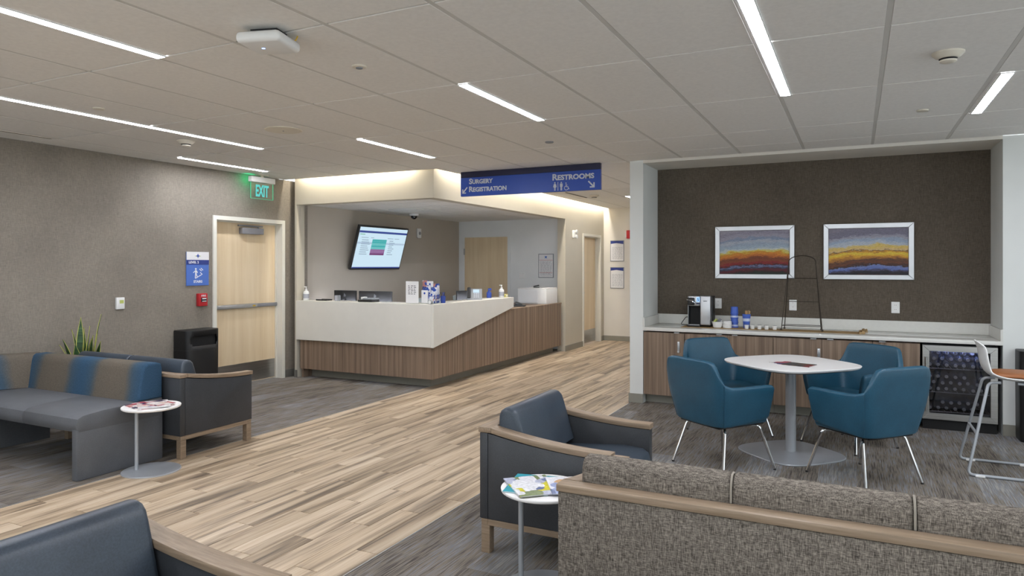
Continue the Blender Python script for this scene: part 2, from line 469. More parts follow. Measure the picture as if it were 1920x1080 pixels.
def tube(bm, pts, r, n=8, closed=False):
    t = bmesh.new()
    P = [Vector(p) for p in pts]
    m = len(P)
    rings = []
    up0 = None
    for i in range(m):
        if closed:
            d = (P[(i + 1) % m] - P[i - 1]).normalized()
        else:
            d = (P[min(i + 1, m - 1)] - P[max(i - 1, 0)]).normalized()
        if up0 is None:
            up0 = Vector((0, 0, 1)) if abs(d.z) < 0.9 else Vector((1, 0, 0))
        s = d.cross(up0)
        if s.length < 1e-6:
            s = d.cross(Vector((0.3, 1, 0.2)))
        s.normalize()
        u = s.cross(d).normalized()
        up0 = u
        rr = r[i] if isinstance(r, (list, tuple)) else r
        rings.append([t.verts.new(P[i] + s * rr * math.cos(2 * PI * j / n) + u * rr * math.sin(2 * PI * j / n)) for j in range(n)])
    rng = range(m if closed else m - 1)
    for i in rng:
        a, b = rings[i], rings[(i + 1) % m]
        for j in range(n):
            t.faces.new([a[j], a[(j + 1) % n], b[(j + 1) % n], b[j]])
    if not closed:
        t.faces.new(rings[0]); t.faces.new(rings[-1][::-1])
    bmesh.ops.recalc_face_normals(t, faces=list(t.faces))
    merge(bm, t)
    return bm

def cyl(bm, p0, p1, r, n=14):
    return tube(bm, [p0, p1], r, n)

def fillet(pts, r, k=5):
    P = [Vector(p) for p in pts]
    out = [P[0]]
    for i in range(1, len(P) - 1):
        a = (P[i - 1] - P[i]); b = (P[i + 1] - P[i])
        d = min(r, a.length * 0.45, b.length * 0.45)
        p0 = P[i] + a.normalized() * d
        p1 = P[i] + b.normalized() * d
        for j in range(k + 1):
            t = j / k
            out.append(p0 * (1 - t) ** 2 + P[i] * 2 * t * (1 - t) + p1 * t * t)
    out.append(P[-1])
    return out

def obj(name, bm, mat, parent=None, angle=35, loc=None, rot=None):
    me = bpy.data.meshes.new(name)
    bm.to_mesh(me); bm.free()
    for m in (mat if isinstance(mat, (list, tuple)) else [mat]):
        me.materials.append(M[m] if isinstance(m, str) else m)
    me.polygons.foreach_set('use_smooth', [True] * len(me.polygons))
    me.set_sharp_from_angle(angle=math.radians(angle))
    o = bpy.data.objects.new(name, me)
    COL.objects.link(o)
    if parent is not None:
        o.parent = parent
    if loc is not None:
        o.location = loc
    if rot is not None:
        o.rotation_euler = rot
    return o

def tag(o, label, cat, group=None):
    o['label'] = label
    o['category'] = cat
    if group:
        o['group'] = group
    return o

def thing(name, label, cat, loc=(0, 0, 0), rz=0.0, group=None):
    o = bpy.data.objects.new(name, None)
    o.empty_display_size = 0.1
    COL.objects.link(o)
    o.location = loc
    o.rotation_euler = (0, 0, rz)
    return tag(o, label, cat, group)

def struct(name, bm, mat, parent=None, **kw):
    o = obj(name, bm, mat, parent, **kw)
    if parent is None:
        o['kind'] = 'structure'
    return o

def B(*a, **k):
    return box(bmesh.new(), *a, **k)

def copy_tree(o, parent=None):
    c = o.copy()
    COL.objects.link(c)
    c.parent = parent
    for ch in list(o.children):
        copy_tree(ch, c)
    return c

def text(name, body, mat, parent, org, right, up, w, h, depth=0.002, smallcaps=False, bold=0.0, space=1.0):
    """flat lettering: lower-left corner org, filled to width w and cap height h"""
    cu = bpy.data.curves.new('tmp', 'FONT')
    cu.body = body
    cu.size = 1.0
    cu.offset = bold
    cu.space_character = space
    cu.resolution_u = 3
    if smallcaps:
        cu.small_caps_scale = 0.8
        for i, ch in enumerate(body):
            if ch.islower():
                cu.body_format[i].use_small_caps = True
    to = bpy.data.objects.new('tmp', cu)
    COL.objects.link(to)
    dg = bpy.context.evaluated_depsgraph_get()
    me = bpy.data.meshes.new_from_object(to.evaluated_get(dg))
    bpy.data.objects.remove(to)
    bpy.data.curves.remove(cu)
    xs = [v.co.x for v in me.vertices]; ys = [v.co.y for v in me.vertices]
    x0, x1, y0, y1 = min(xs), max(xs), min(ys), max(ys)
    org, right, up = Vector(org), Vector(right), Vector(up)
    nrm = right.cross(up)
    for v in me.vertices:
        u = (v.co.x - x0) / (x1 - x0) * w
        t = (v.co.y - y0) / (y1 - y0) * h
        v.co = org + right * u + up * t
    bm = bmesh.new(); bm.from_mesh(me)
    bpy.data.meshes.remove(me)
    r = bmesh.ops.extrude_face_region(bm, geom=list(bm.faces))
    bmesh.ops.translate(bm, verts=[v for v in r['geom'] if isinstance(v, bmesh.types.BMVert)], vec=nrm * depth)
    return obj(name, bm, mat, parent)

def flat(bm, org, right, up, pts, depth=0.002):
    """thin raised polygon on a plane (u, v in metres)"""
    t = bmesh.new()
    org, right, up = Vector(org), Vector(right), Vector(up)
    nrm = right.cross(up)
    A = [t.verts.new(org + right * u + up * v) for u, v in pts]
    Bv = [t.verts.new(org + right * u + up * v + nrm * depth) for u, v in pts]
    n = len(pts)
    t.faces.new(A[::-1]); t.faces.new(Bv)
    for i in range(n):
        t.faces.new([A[i], A[(i + 1) % n], Bv[(i + 1) % n], Bv[i]])
    bmesh.ops.recalc_face_normals(t, faces=list(t.faces))
    merge(bm, t)
    return bm

def rectp(u0, u1, v0, v1):
    return [(u0, v0), (u1, v0), (u1, v1), (u0, v1)]

def circ(cu, cv, r, n=14):
    return [(cu + r * math.cos(2 * PI * i / n), cv + r * math.sin(2 * PI * i / n)) for i in range(n)]

def thick(p, q, w):
    p, q = Vector((p[0], p[1])), Vector((q[0], q[1]))
    d = (q - p).normalized()
    s = Vector((-d.y, d.x)) * w / 2
    return [tuple(p - s), tuple(q - s), tuple(q + s), tuple(p + s)]

XR, YR, ZU = (1, 0, 0), (0, 1, 0), (0, 0, 1)

# ------------------------------------------------------------------ dimensions
CEIL = 2.667
WL = -6.92            # left wall face
FY = 7.10             # reception fascia front
CX = -4.59            # reception fascia / corridor wall face
AX0, AX1 = -2.10, 1.165   # alcove inside
PX0 = -2.25           # pier outer edge
AY0, AY1 = 7.46, 8.08     # alcove front and back
FARY = 13.40
REC_Y = 11.60         # reception back wall
XMAX, YMIN = 5.0, -3.0
PL0, PL1 = -4.77, -2.235  # plank floor between the carpets

# ------------------------------------------------------------------ floors
fl = struct('floor', B(PL0 - 0.02, PL1 + 0.02, YMIN, FARY + 0.2, -0.06, -0.004), 'grout')
rows, PLn, gap = 17, 0.898, 0.0018
pw = (PL1 - PL0) / rows
full_plank = None
y_end = FARY
for r in range(rows):
    x1 = PL1 - r * pw
    x0 = x1 - pw
    seam = (2.932 - 0.2993 * (r % 3)) % PLn
    y = seam - PLn
    while y < y_end:
        ya, yb = max(y, -0.6), min(y + PLn, y_end)
        y += PLn
        if yb - ya < 0.02 or yb < -0.55:
            continue
        cx, cy = (x0 + x1) / 2, (ya + yb) / 2
        hw, hl = pw / 2 - gap, (yb - ya) / 2 - gap
        if abs(yb - ya - PLn) < 1e-6:
            if full_plank is None:
                po = obj('plank', box(bmesh.new(), -hw, hw, -hl, hl, -0.012, 0.0, 0.0012, 1), 'plank', fl, loc=(cx, cy, 0))
                full_plank = po.data
            else:
                po = bpy.data.objects.new('plank', full_plank)
                COL.objects.link(po); po.parent = fl; po.location = (cx, cy, 0)
        else:
            obj('plank', box(bmesh.new(), -hw, hw, -hl, hl, -0.012, 0.0, 0.0012, 1), 'plank', fl, loc=(cx, cy, 0))
struct('floor', B(PL0, PL1, YMIN, -0.6, -0.01, 0.0), 'plank')
struct('floor', B(WL - 0.3, PL0, YMIN, FARY + 0.2, -0.06, 0.0), 'carpet')
struct('floor', B(PL1, XMAX + 0.2, YMIN, 8.2, -0.06, 0.0), 'carpet')
e = struct('trim_1', B(PL0 - 0.004, PL0 + 0.003, YMIN, 7.3, -0.01, 0.0025), 'alu')
e = struct('trim_2', B(PL1 - 0.003, PL1 + 0.004, YMIN, 7.44, -0.01, 0.0025), 'alu')
struct('floor', B(PL1, PX0 + 3, 8.2, FARY + 0.2, -0.06, 0.0), 'plank')

# ------------------------------------------------------------------ ceiling
GX0, GXS = 0.135, 0.6045
GY0, GYS = 2.575, 1.225
bm = bmesh.new()
PK = 0.10      # light slot width
box(bm, WL - 0.1, XMAX + 0.1, YMIN, FY - PK, CEIL + 0.016, CEIL + 0.06)
box(bm, CX + PK, XMAX + 0.1, FY - PK, AY0, CEIL + 0.016, CEIL + 0.06)
box(bm, CX + PK, PX0 + 0.05, AY0, FARY + 0.1, CEIL + 0.016, CEIL + 0.06)
ce = struct('ceiling', bm, 'plenum')
full_tile = None
TX, TY = 0.013, 0.0075
def tile_rects(x0, x1, y0, y1):
    out = []
    if y0 < FY - PK:
        out.append((x0, x1, y0, min(y1, FY - PK)))
        ys = FY - PK
    else:
        ys = y0
    if y1 > FY - PK:
        lo, hi = max(x0, CX + PK), x1
        if ys < AY0 - 0.02:
            out.append((lo, hi, ys, min(y1, AY0)))
        if y1 > AY0 + 0.02:
            out.append((lo, min(hi, PX0 - 0.001), max(ys, AY0), y1))
    return [q for q in out if q[1] - q[0] > 0.03 and q[3] - q[2] > 0.03]
gxs = [GX0 + GXS * k for k in range(-12, 9)]
gys = [GY0 + GYS * k for k in range(-5, 10)]
for i in range(len(gxs) - 1):
    for j in range(len(gys) - 1):
        x0, x1 = max(gxs[i], WL), min(gxs[i + 1], XMAX)
        y0, y1 = max(gys[j], YMIN), min(gys[j + 1], FARY)
        if x1 - x0 < 0.03 or y1 - y0 < 0.03:
            continue
        for (a, b, c, d) in tile_rects(x0, x1, y0, y1):
            cx, cy = (a + b) / 2, (c + d) / 2
            hw, hl = (b - a) / 2 - TX, (d - c) / 2 - TY
            std = abs(b - a - GXS) < 1e-4 and abs(d - c - GYS) < 1e-4
            if std and full_tile is not None:
                o = bpy.data.objects.new('ceiling_tile', full_tile)
                COL.objects.link(o); o.parent = ce; o.location = (cx, cy, CEIL)
            else:
                o = obj('ceiling_tile', box(bmesh.new(), -hw, hw, -hl, hl, 0, 0.014, 0.002, 1), 'tile', ce, loc=(cx, cy, CEIL))
                if std:
                    full_tile = o.data
for x in gxs:
    if x < WL + 0.01 or x > XMAX: continue
    ye = FY - PK if x < CX + PK else (AY0 if x > PX0 - 0.02 else FARY)
    obj('grid_runner', B(x - 0.0125, x + 0.0125, YMIN, ye, CEIL + 0.001, CEIL + 0.014), 'grid', ce)
for y in gys:
    if y < YMIN: continue
    if y < FY - PK: xa, xb = WL, XMAX
    elif y < AY0 - 0.02: xa, xb = CX + PK, XMAX
    else: xa, xb = CX + PK, PX0
    if y > FARY: continue
    obj('grid_runner', B(xa, xb, y - 0.0068, y + 0.0068, CEIL + 0.010, CEIL + 0.0155), 'grid', ce)
# slot above the fascia that hides the warm light
bm = bmesh.new()
zt = CEIL + 0.17
box(bm, WL, CX + PK, FY - PK - 0.02, FY - PK, CEIL + 0.0, zt)
box(bm, CX + PK, CX + PK + 0.02, FY - PK - 0.02, FARY, CEIL + 0.0, zt)
box(bm, WL, CX + PK + 0.02, FY - PK - 0.02, FY + 0.1, zt, zt + 0.02)
box(bm, CX - 0.1, CX + PK + 0.02, FY - PK, FARY, zt, zt + 0.02)
struct('trim_3', bm, 'paint_warm')
cl = thing('cove_light', 'warm light hidden in the ceiling slot above the reception fascia', 'cove light', (0, 0, 0))
bm = bmesh.new()
box(bm, WL + 0.25, CX - 0.28, FY - PK + 0.012, FY - PK + 0.042, zt - 0.022, zt - 0.002)
obj('led_strip', bm, 'cove', cl)
bm = bmesh.new()
box(bm, CX + PK - 0.042, CX + PK - 0.012, FY + 0.14, FARY - 0.06, zt - 0.022, zt - 0.002)
obj('led_strip', bm, 'cove', cl)

def light_strip(x, y0, y1, label):
    t = thing('light_strip', label, 'ceiling light', (x, 0, CEIL), 0, 'linear ceiling lights')
    obj('lens', B(-0.031, 0.031, y0 + 0.006, y1 - 0.006, -0.007, -0.0005), 'strip', t)
    bm = bmesh.new()
    box(bm, -0.036, -0.031, y0, y1, -0.008, -0.0005); box(bm, 0.031, 0.036, y0, y1, -0.008, -0.0005)
    box(bm, -0.031, 0.031, y0, y0 + 0.006, -0.008, -0.0005); box(bm, -0.031, 0.031, y1 - 0.006, y1, -0.008, -0.0005)
    obj('trim_frame', bm, 'white_pl', t)
light_strip(-3.445, GY0 - 3 * GYS, GY0, 'linear ceiling light at upper left that ends short of the wifi box')
light_strip(-5.255, GY0 - GYS, GY0 + 2 * GYS, 'longest linear ceiling light running above the grey bench towards the exit sign')
light_strip(-6.46, GY0 + 2 * GYS, GY0 + 3 * GYS, 'linear ceiling light next to the exit sign by the taupe wall')
light_strip(-2.24, GY0 + GYS, GY0 + 2 * GYS, 'short linear ceiling light in the centre of the ceiling')
light_strip(-4.05, GY0 + 2 * GYS, GY0 + 3 * GYS, 'linear ceiling light nearest in front of the reception fascia')
light_strip(-0.43, GY0 - GYS, GY0 + 2 * GYS, 'wide bright linear ceiling light leading to the coffee alcove')
light_strip(0.81, GY0 + 2 * GYS, GY0 + 3 * GYS, 'short linear ceiling light at far right beside the smoke detector')
light_strip(-3.40, 11.10, 12.37, 'small linear ceiling light in the corridor beyond the restrooms sign')
light_strip(-3.62, 7.55, 9.92, 'added linear ceiling light in the corridor, unseen behind the hanging sign')  # unseen strip added to brighten corridor and reception recess
light_strip(2.62, GY0, GY0 + 2 * GYS, 'added linear ceiling light out of frame, over the floor right of the bar stool')  # this and the next three strips are unseen, added for room light
light_strip(1.41, GY0 - 3 * GYS, GY0 - GYS, 'added linear ceiling light out of frame, right of the tweed sofa')
light_strip(-1.63, GY0 - 4 * GYS, GY0 - 2 * GYS, 'added linear ceiling light out of frame, behind the near armchair')
light_strip(-5.86, GY0 - 3 * GYS, GY0 - 2 * GYS, 'added linear ceiling light out of frame, near the taupe wall')

# ------------------------------------------------------------------ walls
D0, D1, DT = 5.842, 7.005, 2.117         # stair door frame, outer
bm = bmesh.new()
box(bm, WL - 0.2, WL, YMIN, D0 + 0.03, 0, CEIL)
box(bm, WL - 0.2, WL, D1 - 0.03, 7.45, 0, CEIL)
box(bm, WL - 0.2, WL, D0 + 0.03, D1 - 0.03, DT - 0.03, CEIL)
struct('wall_left', bm, 'wall_weave')
struct('wall_reception', B(WL - 0.2, WL, 7.45, REC_Y, 0, 2.37), 'paint_taupe')
struct('wall_reception_back', B(WL - 0.2, CX - 0.15, REC_Y, REC_Y + 0.1, 0, 2.37), 'paint_grey')
bm = bmesh.new()
box(bm, -6.82, -6.787, FY, 7.25, 0, 2.3345)
box(bm, WL, -6.82, 7.22, 7.25, 0, 2.3345)
struct('wall_pier', bm, 'paint_beige')
bm = bmesh.new()
box(bm, -6.82, CX, FY, FY + 0.15, 2.335, CEIL + 0.168)
box(bm, WL, -6.82, FY + 0.12, FY + 0.15, 2.335, CEIL + 0.168)
box(bm, CX - 0.15, CX, FY + 0.15, 11.34, 2.335, CEIL + 0.168)
struct('wall_fascia', bm, 'paint_beige')
K0, K1 = 12.19, 13.21
bm = bmesh.new()
box(bm, CX - 0.15, CX, 11.34, K0 + 0.03, 0, CEIL + 0.168)
box(bm, CX - 0.15, CX, K1 - 0.03, FARY, 0, CEIL + 0.168)
box(bm, CX - 0.15, CX, K0 + 0.03, K1 - 0.03, 2.117 - 0.03, CEIL + 0.168)
struct('wall_corridor', bm, 'paint_beige')
struct('wall_far', B(CX - 0.15, PX0 + 0.2, FARY, FARY + 0.1, 0, CEIL + 0.2), 'paint_warm')
# reception ceiling with its own small tiles
c2 = struct('ceiling', B(WL, CX - 0.15, FY + 0.15, REC_Y, 2.372, 2.40), 'plenum')
nx, ny = 4, 8
for i in range(nx):
    for j in range(ny):
        sx = (CX - 0.15 - WL) / nx; sy = (REC_Y - FY - 0.15) / ny
        obj('ceiling_tile', box(bmesh.new(), -sx / 2 + 0.008, sx / 2 - 0.008, -sy / 2 + 0.008, sy / 2 - 0.008, 0, 0.012), 'tile', c2, loc=(WL + sx * (i + 0.5), FY + 0.15 + sy * (j + 0.5), 2.36))
# alcove
struct('wall_alcove', B(AX0 - 0.15, AX1 + 0.2, AY1, AY1 + 0.1, 0, CEIL), 'wall_dark')
struct('wall_pier', B(PX0, AX0, AY0, FARY, 0, CEIL - 0.0), 'paint_white')
bm = bmesh.new()
box(bm, AX1, XMAX + 0.1, AY0, AY1, 0, CEIL)
struct('wall_right', bm, 'paint_white')
struct('ceiling', B(AX0, AX1, AY0, AY1, 2.637, CEIL + 0.02), 'paint_warm')
# unseen side and back walls; windows added to brighten the ceiling with daylight
def added_window_wall(nm, horizontal, a0, a1, n, pos, mat, first):
    zs, zh = 0.25, 2.58
    seg = (a1 - a0) / n
    bm = bmesh.new()
    def bx(u0, u1, z0, z1, t0=0.0, t1=0.12):
        if horizontal: box(bm, u0, u1, pos - t1, pos - t0, z0, z1)
        else: box(bm, pos + t0, pos + t1, u0, u1, z0, z1)
    bx(a0, a1, 0, zs); bx(a0, a1, zh, CEIL)
    for i in range(n + 1):
        c = a0 + i * seg
        bx(max(a0, c - 0.09), min(a1, c + 0.09), zs, zh)
    struct(nm, bm, mat)
    for i in range(n):
        u0, u1 = a0 + i * seg + 0.09, a0 + (i + 1) * seg - 0.09
        bm = bmesh.new()
        for q in ((u0, u0 + 0.05, zs, zh), (u1 - 0.05, u1, zs, zh), (u0 + 0.05, u1 - 0.05, zs, zs + 0.05), (u0 + 0.05, u1 - 0.05, zh - 0.05, zh)):
            bx(q[0], q[1], q[2], q[3], 0.03, 0.09)
        w_ = struct('added_window_%d' % (first + i), bm, 'frame_paint')
        bm = bmesh.new(); bx(u0 + 0.05, u1 - 0.05, zs + 0.05, zh - 0.05, 0.057, 0.063)
        obj('pane', bm, 'added_window_glass', w_)
added_window_wall('wall_side', False, YMIN, AY0, 6, XMAX, 'paint_white', 1)
added_window_wall('wall_back', True, WL - 0.2, XMAX + 0.12, 7, YMIN, 'paint_warm', 7)
# baseboards
bm = bmesh.new()
box(bm, WL, WL + 0.012, YMIN, D0, 0, 0.10); box(bm, WL, WL + 0.012, D1, 7.22, 0, 0.10)
box(bm, -6.82, -6.775, FY - 0.012, FY, 0, 0.10)
struct('baseboard_left', bm, 'base_dark')
bm = bmesh.new()
box(bm, CX, CX + 0.012, 11.33, K0, 0, 0.10); box(bm, CX, CX + 0.012, K1, FARY, 0, 0.10)
struct('baseboard_corridor', bm, 'base_vinyl')
struct('baseboard_far', B(CX + 0.012, PX0, FARY - 0.012, FARY, 0, 0.10), 'base_vinyl')
bm = bmesh.new()
box(bm, PX0 - 0.012, AX0, AY0 - 0.012, AY0, 0, 0.10); box(bm, PX0 - 0.012, PX0, AY0, FARY, 0, 0.10)
struct('baseboard_pier', bm, 'base_vinyl')
struct('baseboard_right', B(AX1, XMAX, AY0 - 0.012, AY0, 0, 0.10), 'base_vinyl')

# ------------------------------------------------------------------ doors
def door_x(name, wx, y0, y1, top, recess, depth, mat, hand=True):
    """door in a wall whose face looks to +x"""
    bm = bmesh.new()
    f = 0.05
    xin = wx - depth
    for a, b in ((y0, y0 + f), (y1 - f, y1)):
        box(bm, xin, wx + 0.018, a, b, 0, top - f)
    box(bm, xin, wx + 0.018, y0, y1, top - f, top)
    # stop
    fr = struct(name, bm, 'frame_paint')
    bm = bmesh.new()
    xs = wx - recess
    box(bm, xs - 0.002, xs + 0.02, y0 + f, y0 + f + 0.015, 0, top - f); box(bm, xs - 0.002, xs + 0.02, y1 - f - 0.015, y1 - f, 0, top - f)
    box(bm, xs - 0.002, xs + 0.02, y0 + f + 0.015, y1 - f - 0.015, top - f - 0.015, top - f)
    obj('door_stop', bm, 'frame_paint', fr)
    leaf = obj('door_leaf', B(xs - 0.048, xs - 0.003, y0 + f + 0.004, y1 - f - 0.004, 0.012, top - f - 0.004), mat, fr)
    obj('kick_plate', B(xs - 0.003, xs - 0.001, y0 + f + 0.02, y1 - f - 0.02, 0.02, 0.265), 'stainless', leaf)
    return fr, leaf, xs
fr, leaf, xs = door_x('door_1', WL, D0, D1, DT, 0.10, 0.2, 'maple')
# panic bar, closer
bm = bmesh.new()
box(bm, xs - 0.003, xs + 0.045, 5.93, 6.60, 0.968, 1.022, 0.012, 3)
obj('panic_bar', bm, 'alu', leaf)
obj('bar_end', B(xs - 0.003, xs + 0.055, 5.905, 5.945, 0.962, 1.028, 0.01, 2), 'black_pl', leaf)
obj('bar_bracket', B(xs - 0.003, xs + 0.04, 5.895, 5.907, 0.93, 1.08, 0.008, 2), 'white_pl', leaf)
obj('bar_housing', B(xs - 0.003, xs + 0.035, 6.60, 6.95, 0.972, 1.018, 0.008, 2), 'closer_grey', leaf)
obj('warning_label', B(xs + 0.0445, xs + 0.046, 6.515, 6.56, 0.985, 1.005), 'yellow_pl', leaf)
obj('closer_body', B(xs - 0.003, xs + 0.07, 6.33, 6.68, 1.915, 1.995, 0.006, 2), 'closer_grey', leaf)
bm = bmesh.new()
box(bm, xs + 0.01, xs + 0.03, 6.30, 6.70, 2.012, 2.03)
tube(bm, [(xs + 0.04, 6.62, 1.995), (xs + 0.04, 6.60, 2.015), (xs + 0.025, 6.36, 2.02)], 0.008, 6)
obj('closer_arm', bm, 'closer_grey', leaf)
fr2, leaf2, xs2 = door_x('door_2', CX, K0, K1, 2.117, 0.09, 0.15, 'maple')
obj('door_handle', B(xs2 - 0.003, xs2 + 0.05, 12.30, 12.42, 0.98, 1.01, 0.008, 2), 'alu', leaf2)
# reception back door (in the back wall, face looks to -y)
bm = bmesh.new()
dy = REC_Y
for a, b in ((-6.845, -6.785), (-5.855, -5.795)):
    box(bm, a, b, dy - 0.02, dy, 0, 2.055)
box(bm, -6.845, -5.795, dy - 0.02, dy, 2.055, 2.11)
fr3 = struct('door_3', bm, 'paint_grey')
leaf3 = obj('door_leaf', B(-6.783, -5.857, dy - 0.012, dy, 0.01, 2.052), 'maple', fr3)
for z in (1.78, 0.95, 0.25):
    obj('hinge', B(-6.80, -6.775, dy - 0.03, dy - 0.012, z - 0.06, z + 0.06), 'alu', leaf3)

# ------------------------------------------------------------------ reception desk
rd = thing('reception_desk', 'white and walnut reception desk with a slanted lower edge on its right side', 'reception desk', (0, 0, 0))
XD = CX + 0.01
bm = bmesh.new()
box(bm, -6.784, XD - 0.0405, FY - 0.02, FY + 0.02, 0.513, 1.04, 0.003, 1)
obj('front_panel', bm, 'solid', rd)
bm = bmesh.new()
prism(bm, [(FY - 0.02, 0.513), (9.27, 0.891), (9.27, 1.04), (FY - 0.02, 1.04)], 'x', XD - 0.04, XD, 0.003, 1)
obj('side_panel', bm, 'solid', rd)
bm = bmesh.new()
box(bm, -6.775, XD - 0.0405, FY + 0.0205, FY + 0.30, 1.005, 1.04, 0.003, 1)
box(bm, XD - 0.32, XD - 0.0405, FY + 0.3005, 9.27, 1.005, 1.04, 0.003, 1)
obj('transaction_ledge', bm, 'solid', rd)
obj('front_wood_panel', B(-6.745, XD - 0.05, FY + 0.025, FY + 0.05, 0.12, 0.60), 'walnut', rd)
bm = bmesh.new()
prism(bm, [(FY + 0.026, 0.12), (11.22, 0.12), (11.22, 0.842), (9.275, 0.842), (9.275, 0.87), (9.20, 0.89), (FY + 0.026, 0.53)], 'x', XD - 0.067, XD - 0.042, 0)
obj('side_wood_panel', bm, 'walnut_light', rd)
bm = bmesh.new()
box(bm, -6.70, -4.77, 7.30, 7.33, 0, 0.12)
box(bm, -4.80, -4.77, 7.33, 11.2, 0, 0.12)
obj('toe_kick', bm, 'base_vinyl', rd)
bm = bmesh.new()
box(bm, -6.75, XD - 0.07, FY + 0.055, 7.95, 0.71, 0.74)
box(bm, -5.35, XD - 0.07, 7.9505, 9.27, 0.71, 0.74)
obj('work_surface', bm, 'white_lam', rd)
obj('low_counter_top', B(-5.40, XD - 0.042, 9.28, 11.25, 0.8425, 0.862, 0.002, 1), 'walnut', rd)
bm = bmesh.new()
obj('inner_support', B(-5.40, -5.36, 9.28, 11.2, 0, 0.842), 'walnut', rd)
obj('inner_support', B(-6.75, -6.72, FY + 0.06, 7.9, 0, 0.71), 'walnut', rd)
obj('modesty_panel', B(-6.4, -5.0, 7.9, 7.93, 0.3, 0.709), 'walnut', rd)
bm.free()

bm = bmesh.new(); box(bm, -6.60, -4.95, FY + 0.24, FY + 0.28, 0.995, 1.0045)
obj('added_fill_light', bm, 'added_fill', rd)  # unseen strip added under the front ledge to lift the recess
bm = bmesh.new(); box(bm, XD - 0.30, XD - 0.26, 7.55, 9.15, 0.995, 1.0045)
obj('added_fill_light', bm, 'added_fill', rd)  # same added fill under the side ledge
# ------------------------------------------------------------------ alcove cabinets
CF = 7.475      # cabinet door face
def lock(x, parent):
    bm = bmesh.new()
    box(bm, x - 0.014, x + 0.014, CF - 0.028, CF - 0.0185, 0.575, 0.695, 0.005, 2)
    lathe(bm, [(0.012, -0.01), (0.012, 0.0)], 12, (x, CF - 0.028, 0.588), 'y')
    o = obj('keypad_lock', bm, 'alu', parent)
    bm = bmesh.new()
    for i in range(5):
        for s in (-0.005, 0.005):
            box(bm, x + s - 0.003, x + s + 0.003, CF - 0.030, CF - 0.028, 0.615 + i * 0.014, 0.623 + i * 0.014)
    obj('button', bm, 'grey_pl', o)
def cabinet(x0, x1, doors, label):
    t = thing('base_cabinet', label, 'cabinet', (0, 0, 0), 0, 'walnut base cabinets under the alcove counter')
    bm = bmesh.new()
    box(bm, x0, x1, CF + 0.003, AY1 - 0.005, 0.10, 0.785)
    obj('carcass', bm, 'walnut', t)
    for a, b, pull, lk in doors:
        d = obj('door', B(a + 0.002, b - 0.002, CF - 0.018, CF, 0.103, 0.783, 0.001, 1), 'walnut', t)
        obj('pull', B(pull - 0.028, pull + 0.028, CF - 0.034, CF - 0.002, 0.7835, 0.7945, 0.002, 1), 'alu', d)
        if lk is not None:
            lock(lk, d)
    obj('toe_kick', B(x0, x1, CF + 0.10, CF + 0.12, 0, 0.10), 'base_vinyl', t)
cabinet(-2.095, -1.65, [(-2.095, -1.65, -1.73, -1.71)], 'single-door walnut cabinet with keypad lock at the left end of the counter')
cabinet(-1.648, -0.757, [(-1.648, -1.203, -1.287, None), (-1.203, -0.757, -1.13, None)], 'double-door walnut cabinet under the coffee machine and cups, without a lock')
cabinet(-0.755, 0.135, [(-0.755, -0.306, -0.383, -0.333), (-0.306, 0.135, -0.23, None)], 'double-door walnut cabinet with keypad lock below the wire rack')
cabinet(0.137, 0.53, [(0.137, 0.53, 0.218, None)], 'single-door walnut cabinet beside the bottle fridge')
ct = thing('countertop', 'white quartz countertop with upstand along the alcove wall', 'countertop', (0, 0, 0))
obj('slab', B(AX0 + 0.001, AX1 - 0.001, AY0 - 0.02, AY1 - 0.001, 0.80, 0.837, 0.003, 2), 'counter', ct)
bm = bmesh.new()
obj('backsplash', B(AX0 + 0.001, AX1 - 0.001, AY1 - 0.02, AY1 - 0.001, 0.837, 0.948, 0.002, 1), 'counter', ct)
obj('side_splash', B(AX0 + 0.001, AX0 + 0.02, AY0 - 0.018, AY1 - 0.021, 0.837, 0.94, 0.002, 1), 'counter', ct)
obj('side_splash', B(AX1 - 0.02, AX1 - 0.001, AY0 - 0.018, AY1 - 0.021, 0.837, 0.94, 0.002, 1), 'counter', ct)

# bottle fridge
fx0, fx1 = 0.547, 1.128
fg = thing('bottle_fridge', 'stainless framed glass-door bottle fridge under the counter', 'fridge', (0, 0, 0))
bm = bmesh.new()
yb = AY1 - 0.02
box(bm, fx0, fx0 + 0.02, CF + 0.02, yb, 0.03, 0.785); box(bm, fx1 - 0.02, fx1, CF + 0.02, yb, 0.03, 0.785)
box(bm, fx0 + 0.02, fx1 - 0.02, CF + 0.02, yb, 0.765, 0.785); box(bm, fx0 + 0.02, fx1 - 0.02, CF + 0.02, yb, 0.0, 0.10)
box(bm, fx0 + 0.02, fx1 - 0.02, yb - 0.02, yb, 0.10, 0.765)
box(bm, fx0 + 0.005, fx1 - 0.005, CF + 0.005, CF + 0.02, 0.0, 0.085)
obj('cabinet_body', bm, 'black_dull', fg)
def fridge_frame():
    bm = bmesh.new()
    z0, z1, w = 0.095, 0.778, 0.055
    ya, yb2 = CF - 0.028, CF + 0.018
    prism(bm, [(fx0, z0), (fx0 + w, z0 + w), (fx0 + w, z1 - w), (fx0, z1)], 'y', ya, yb2, 0.002, 1)
    prism(bm, [(fx1, z0), (fx1, z1), (fx1 - w, z1 - w), (fx1 - w, z0 + w)], 'y', ya, yb2, 0.002, 1)
    prism(bm, [(fx0, z0), (fx1, z0), (fx1 - w, z0 + w), (fx0 + w, z0 + w)], 'y', ya, yb2, 0.002, 1)
    prism(bm, [(fx0, z1), (fx0 + w, z1 - w), (fx1 - w, z1 - w), (fx1, z1)], 'y', ya, yb2, 0.002, 1)
    return bm
dfr = obj('door_frame', fridge_frame(), 'stainless', fg)
obj('glass_pane', B(fx0 + 0.055, fx1 - 0.055, CF - 0.006, CF - 0.002, 0.15, 0.723), 'fridge_glass', dfr)
bm = bmesh.new()
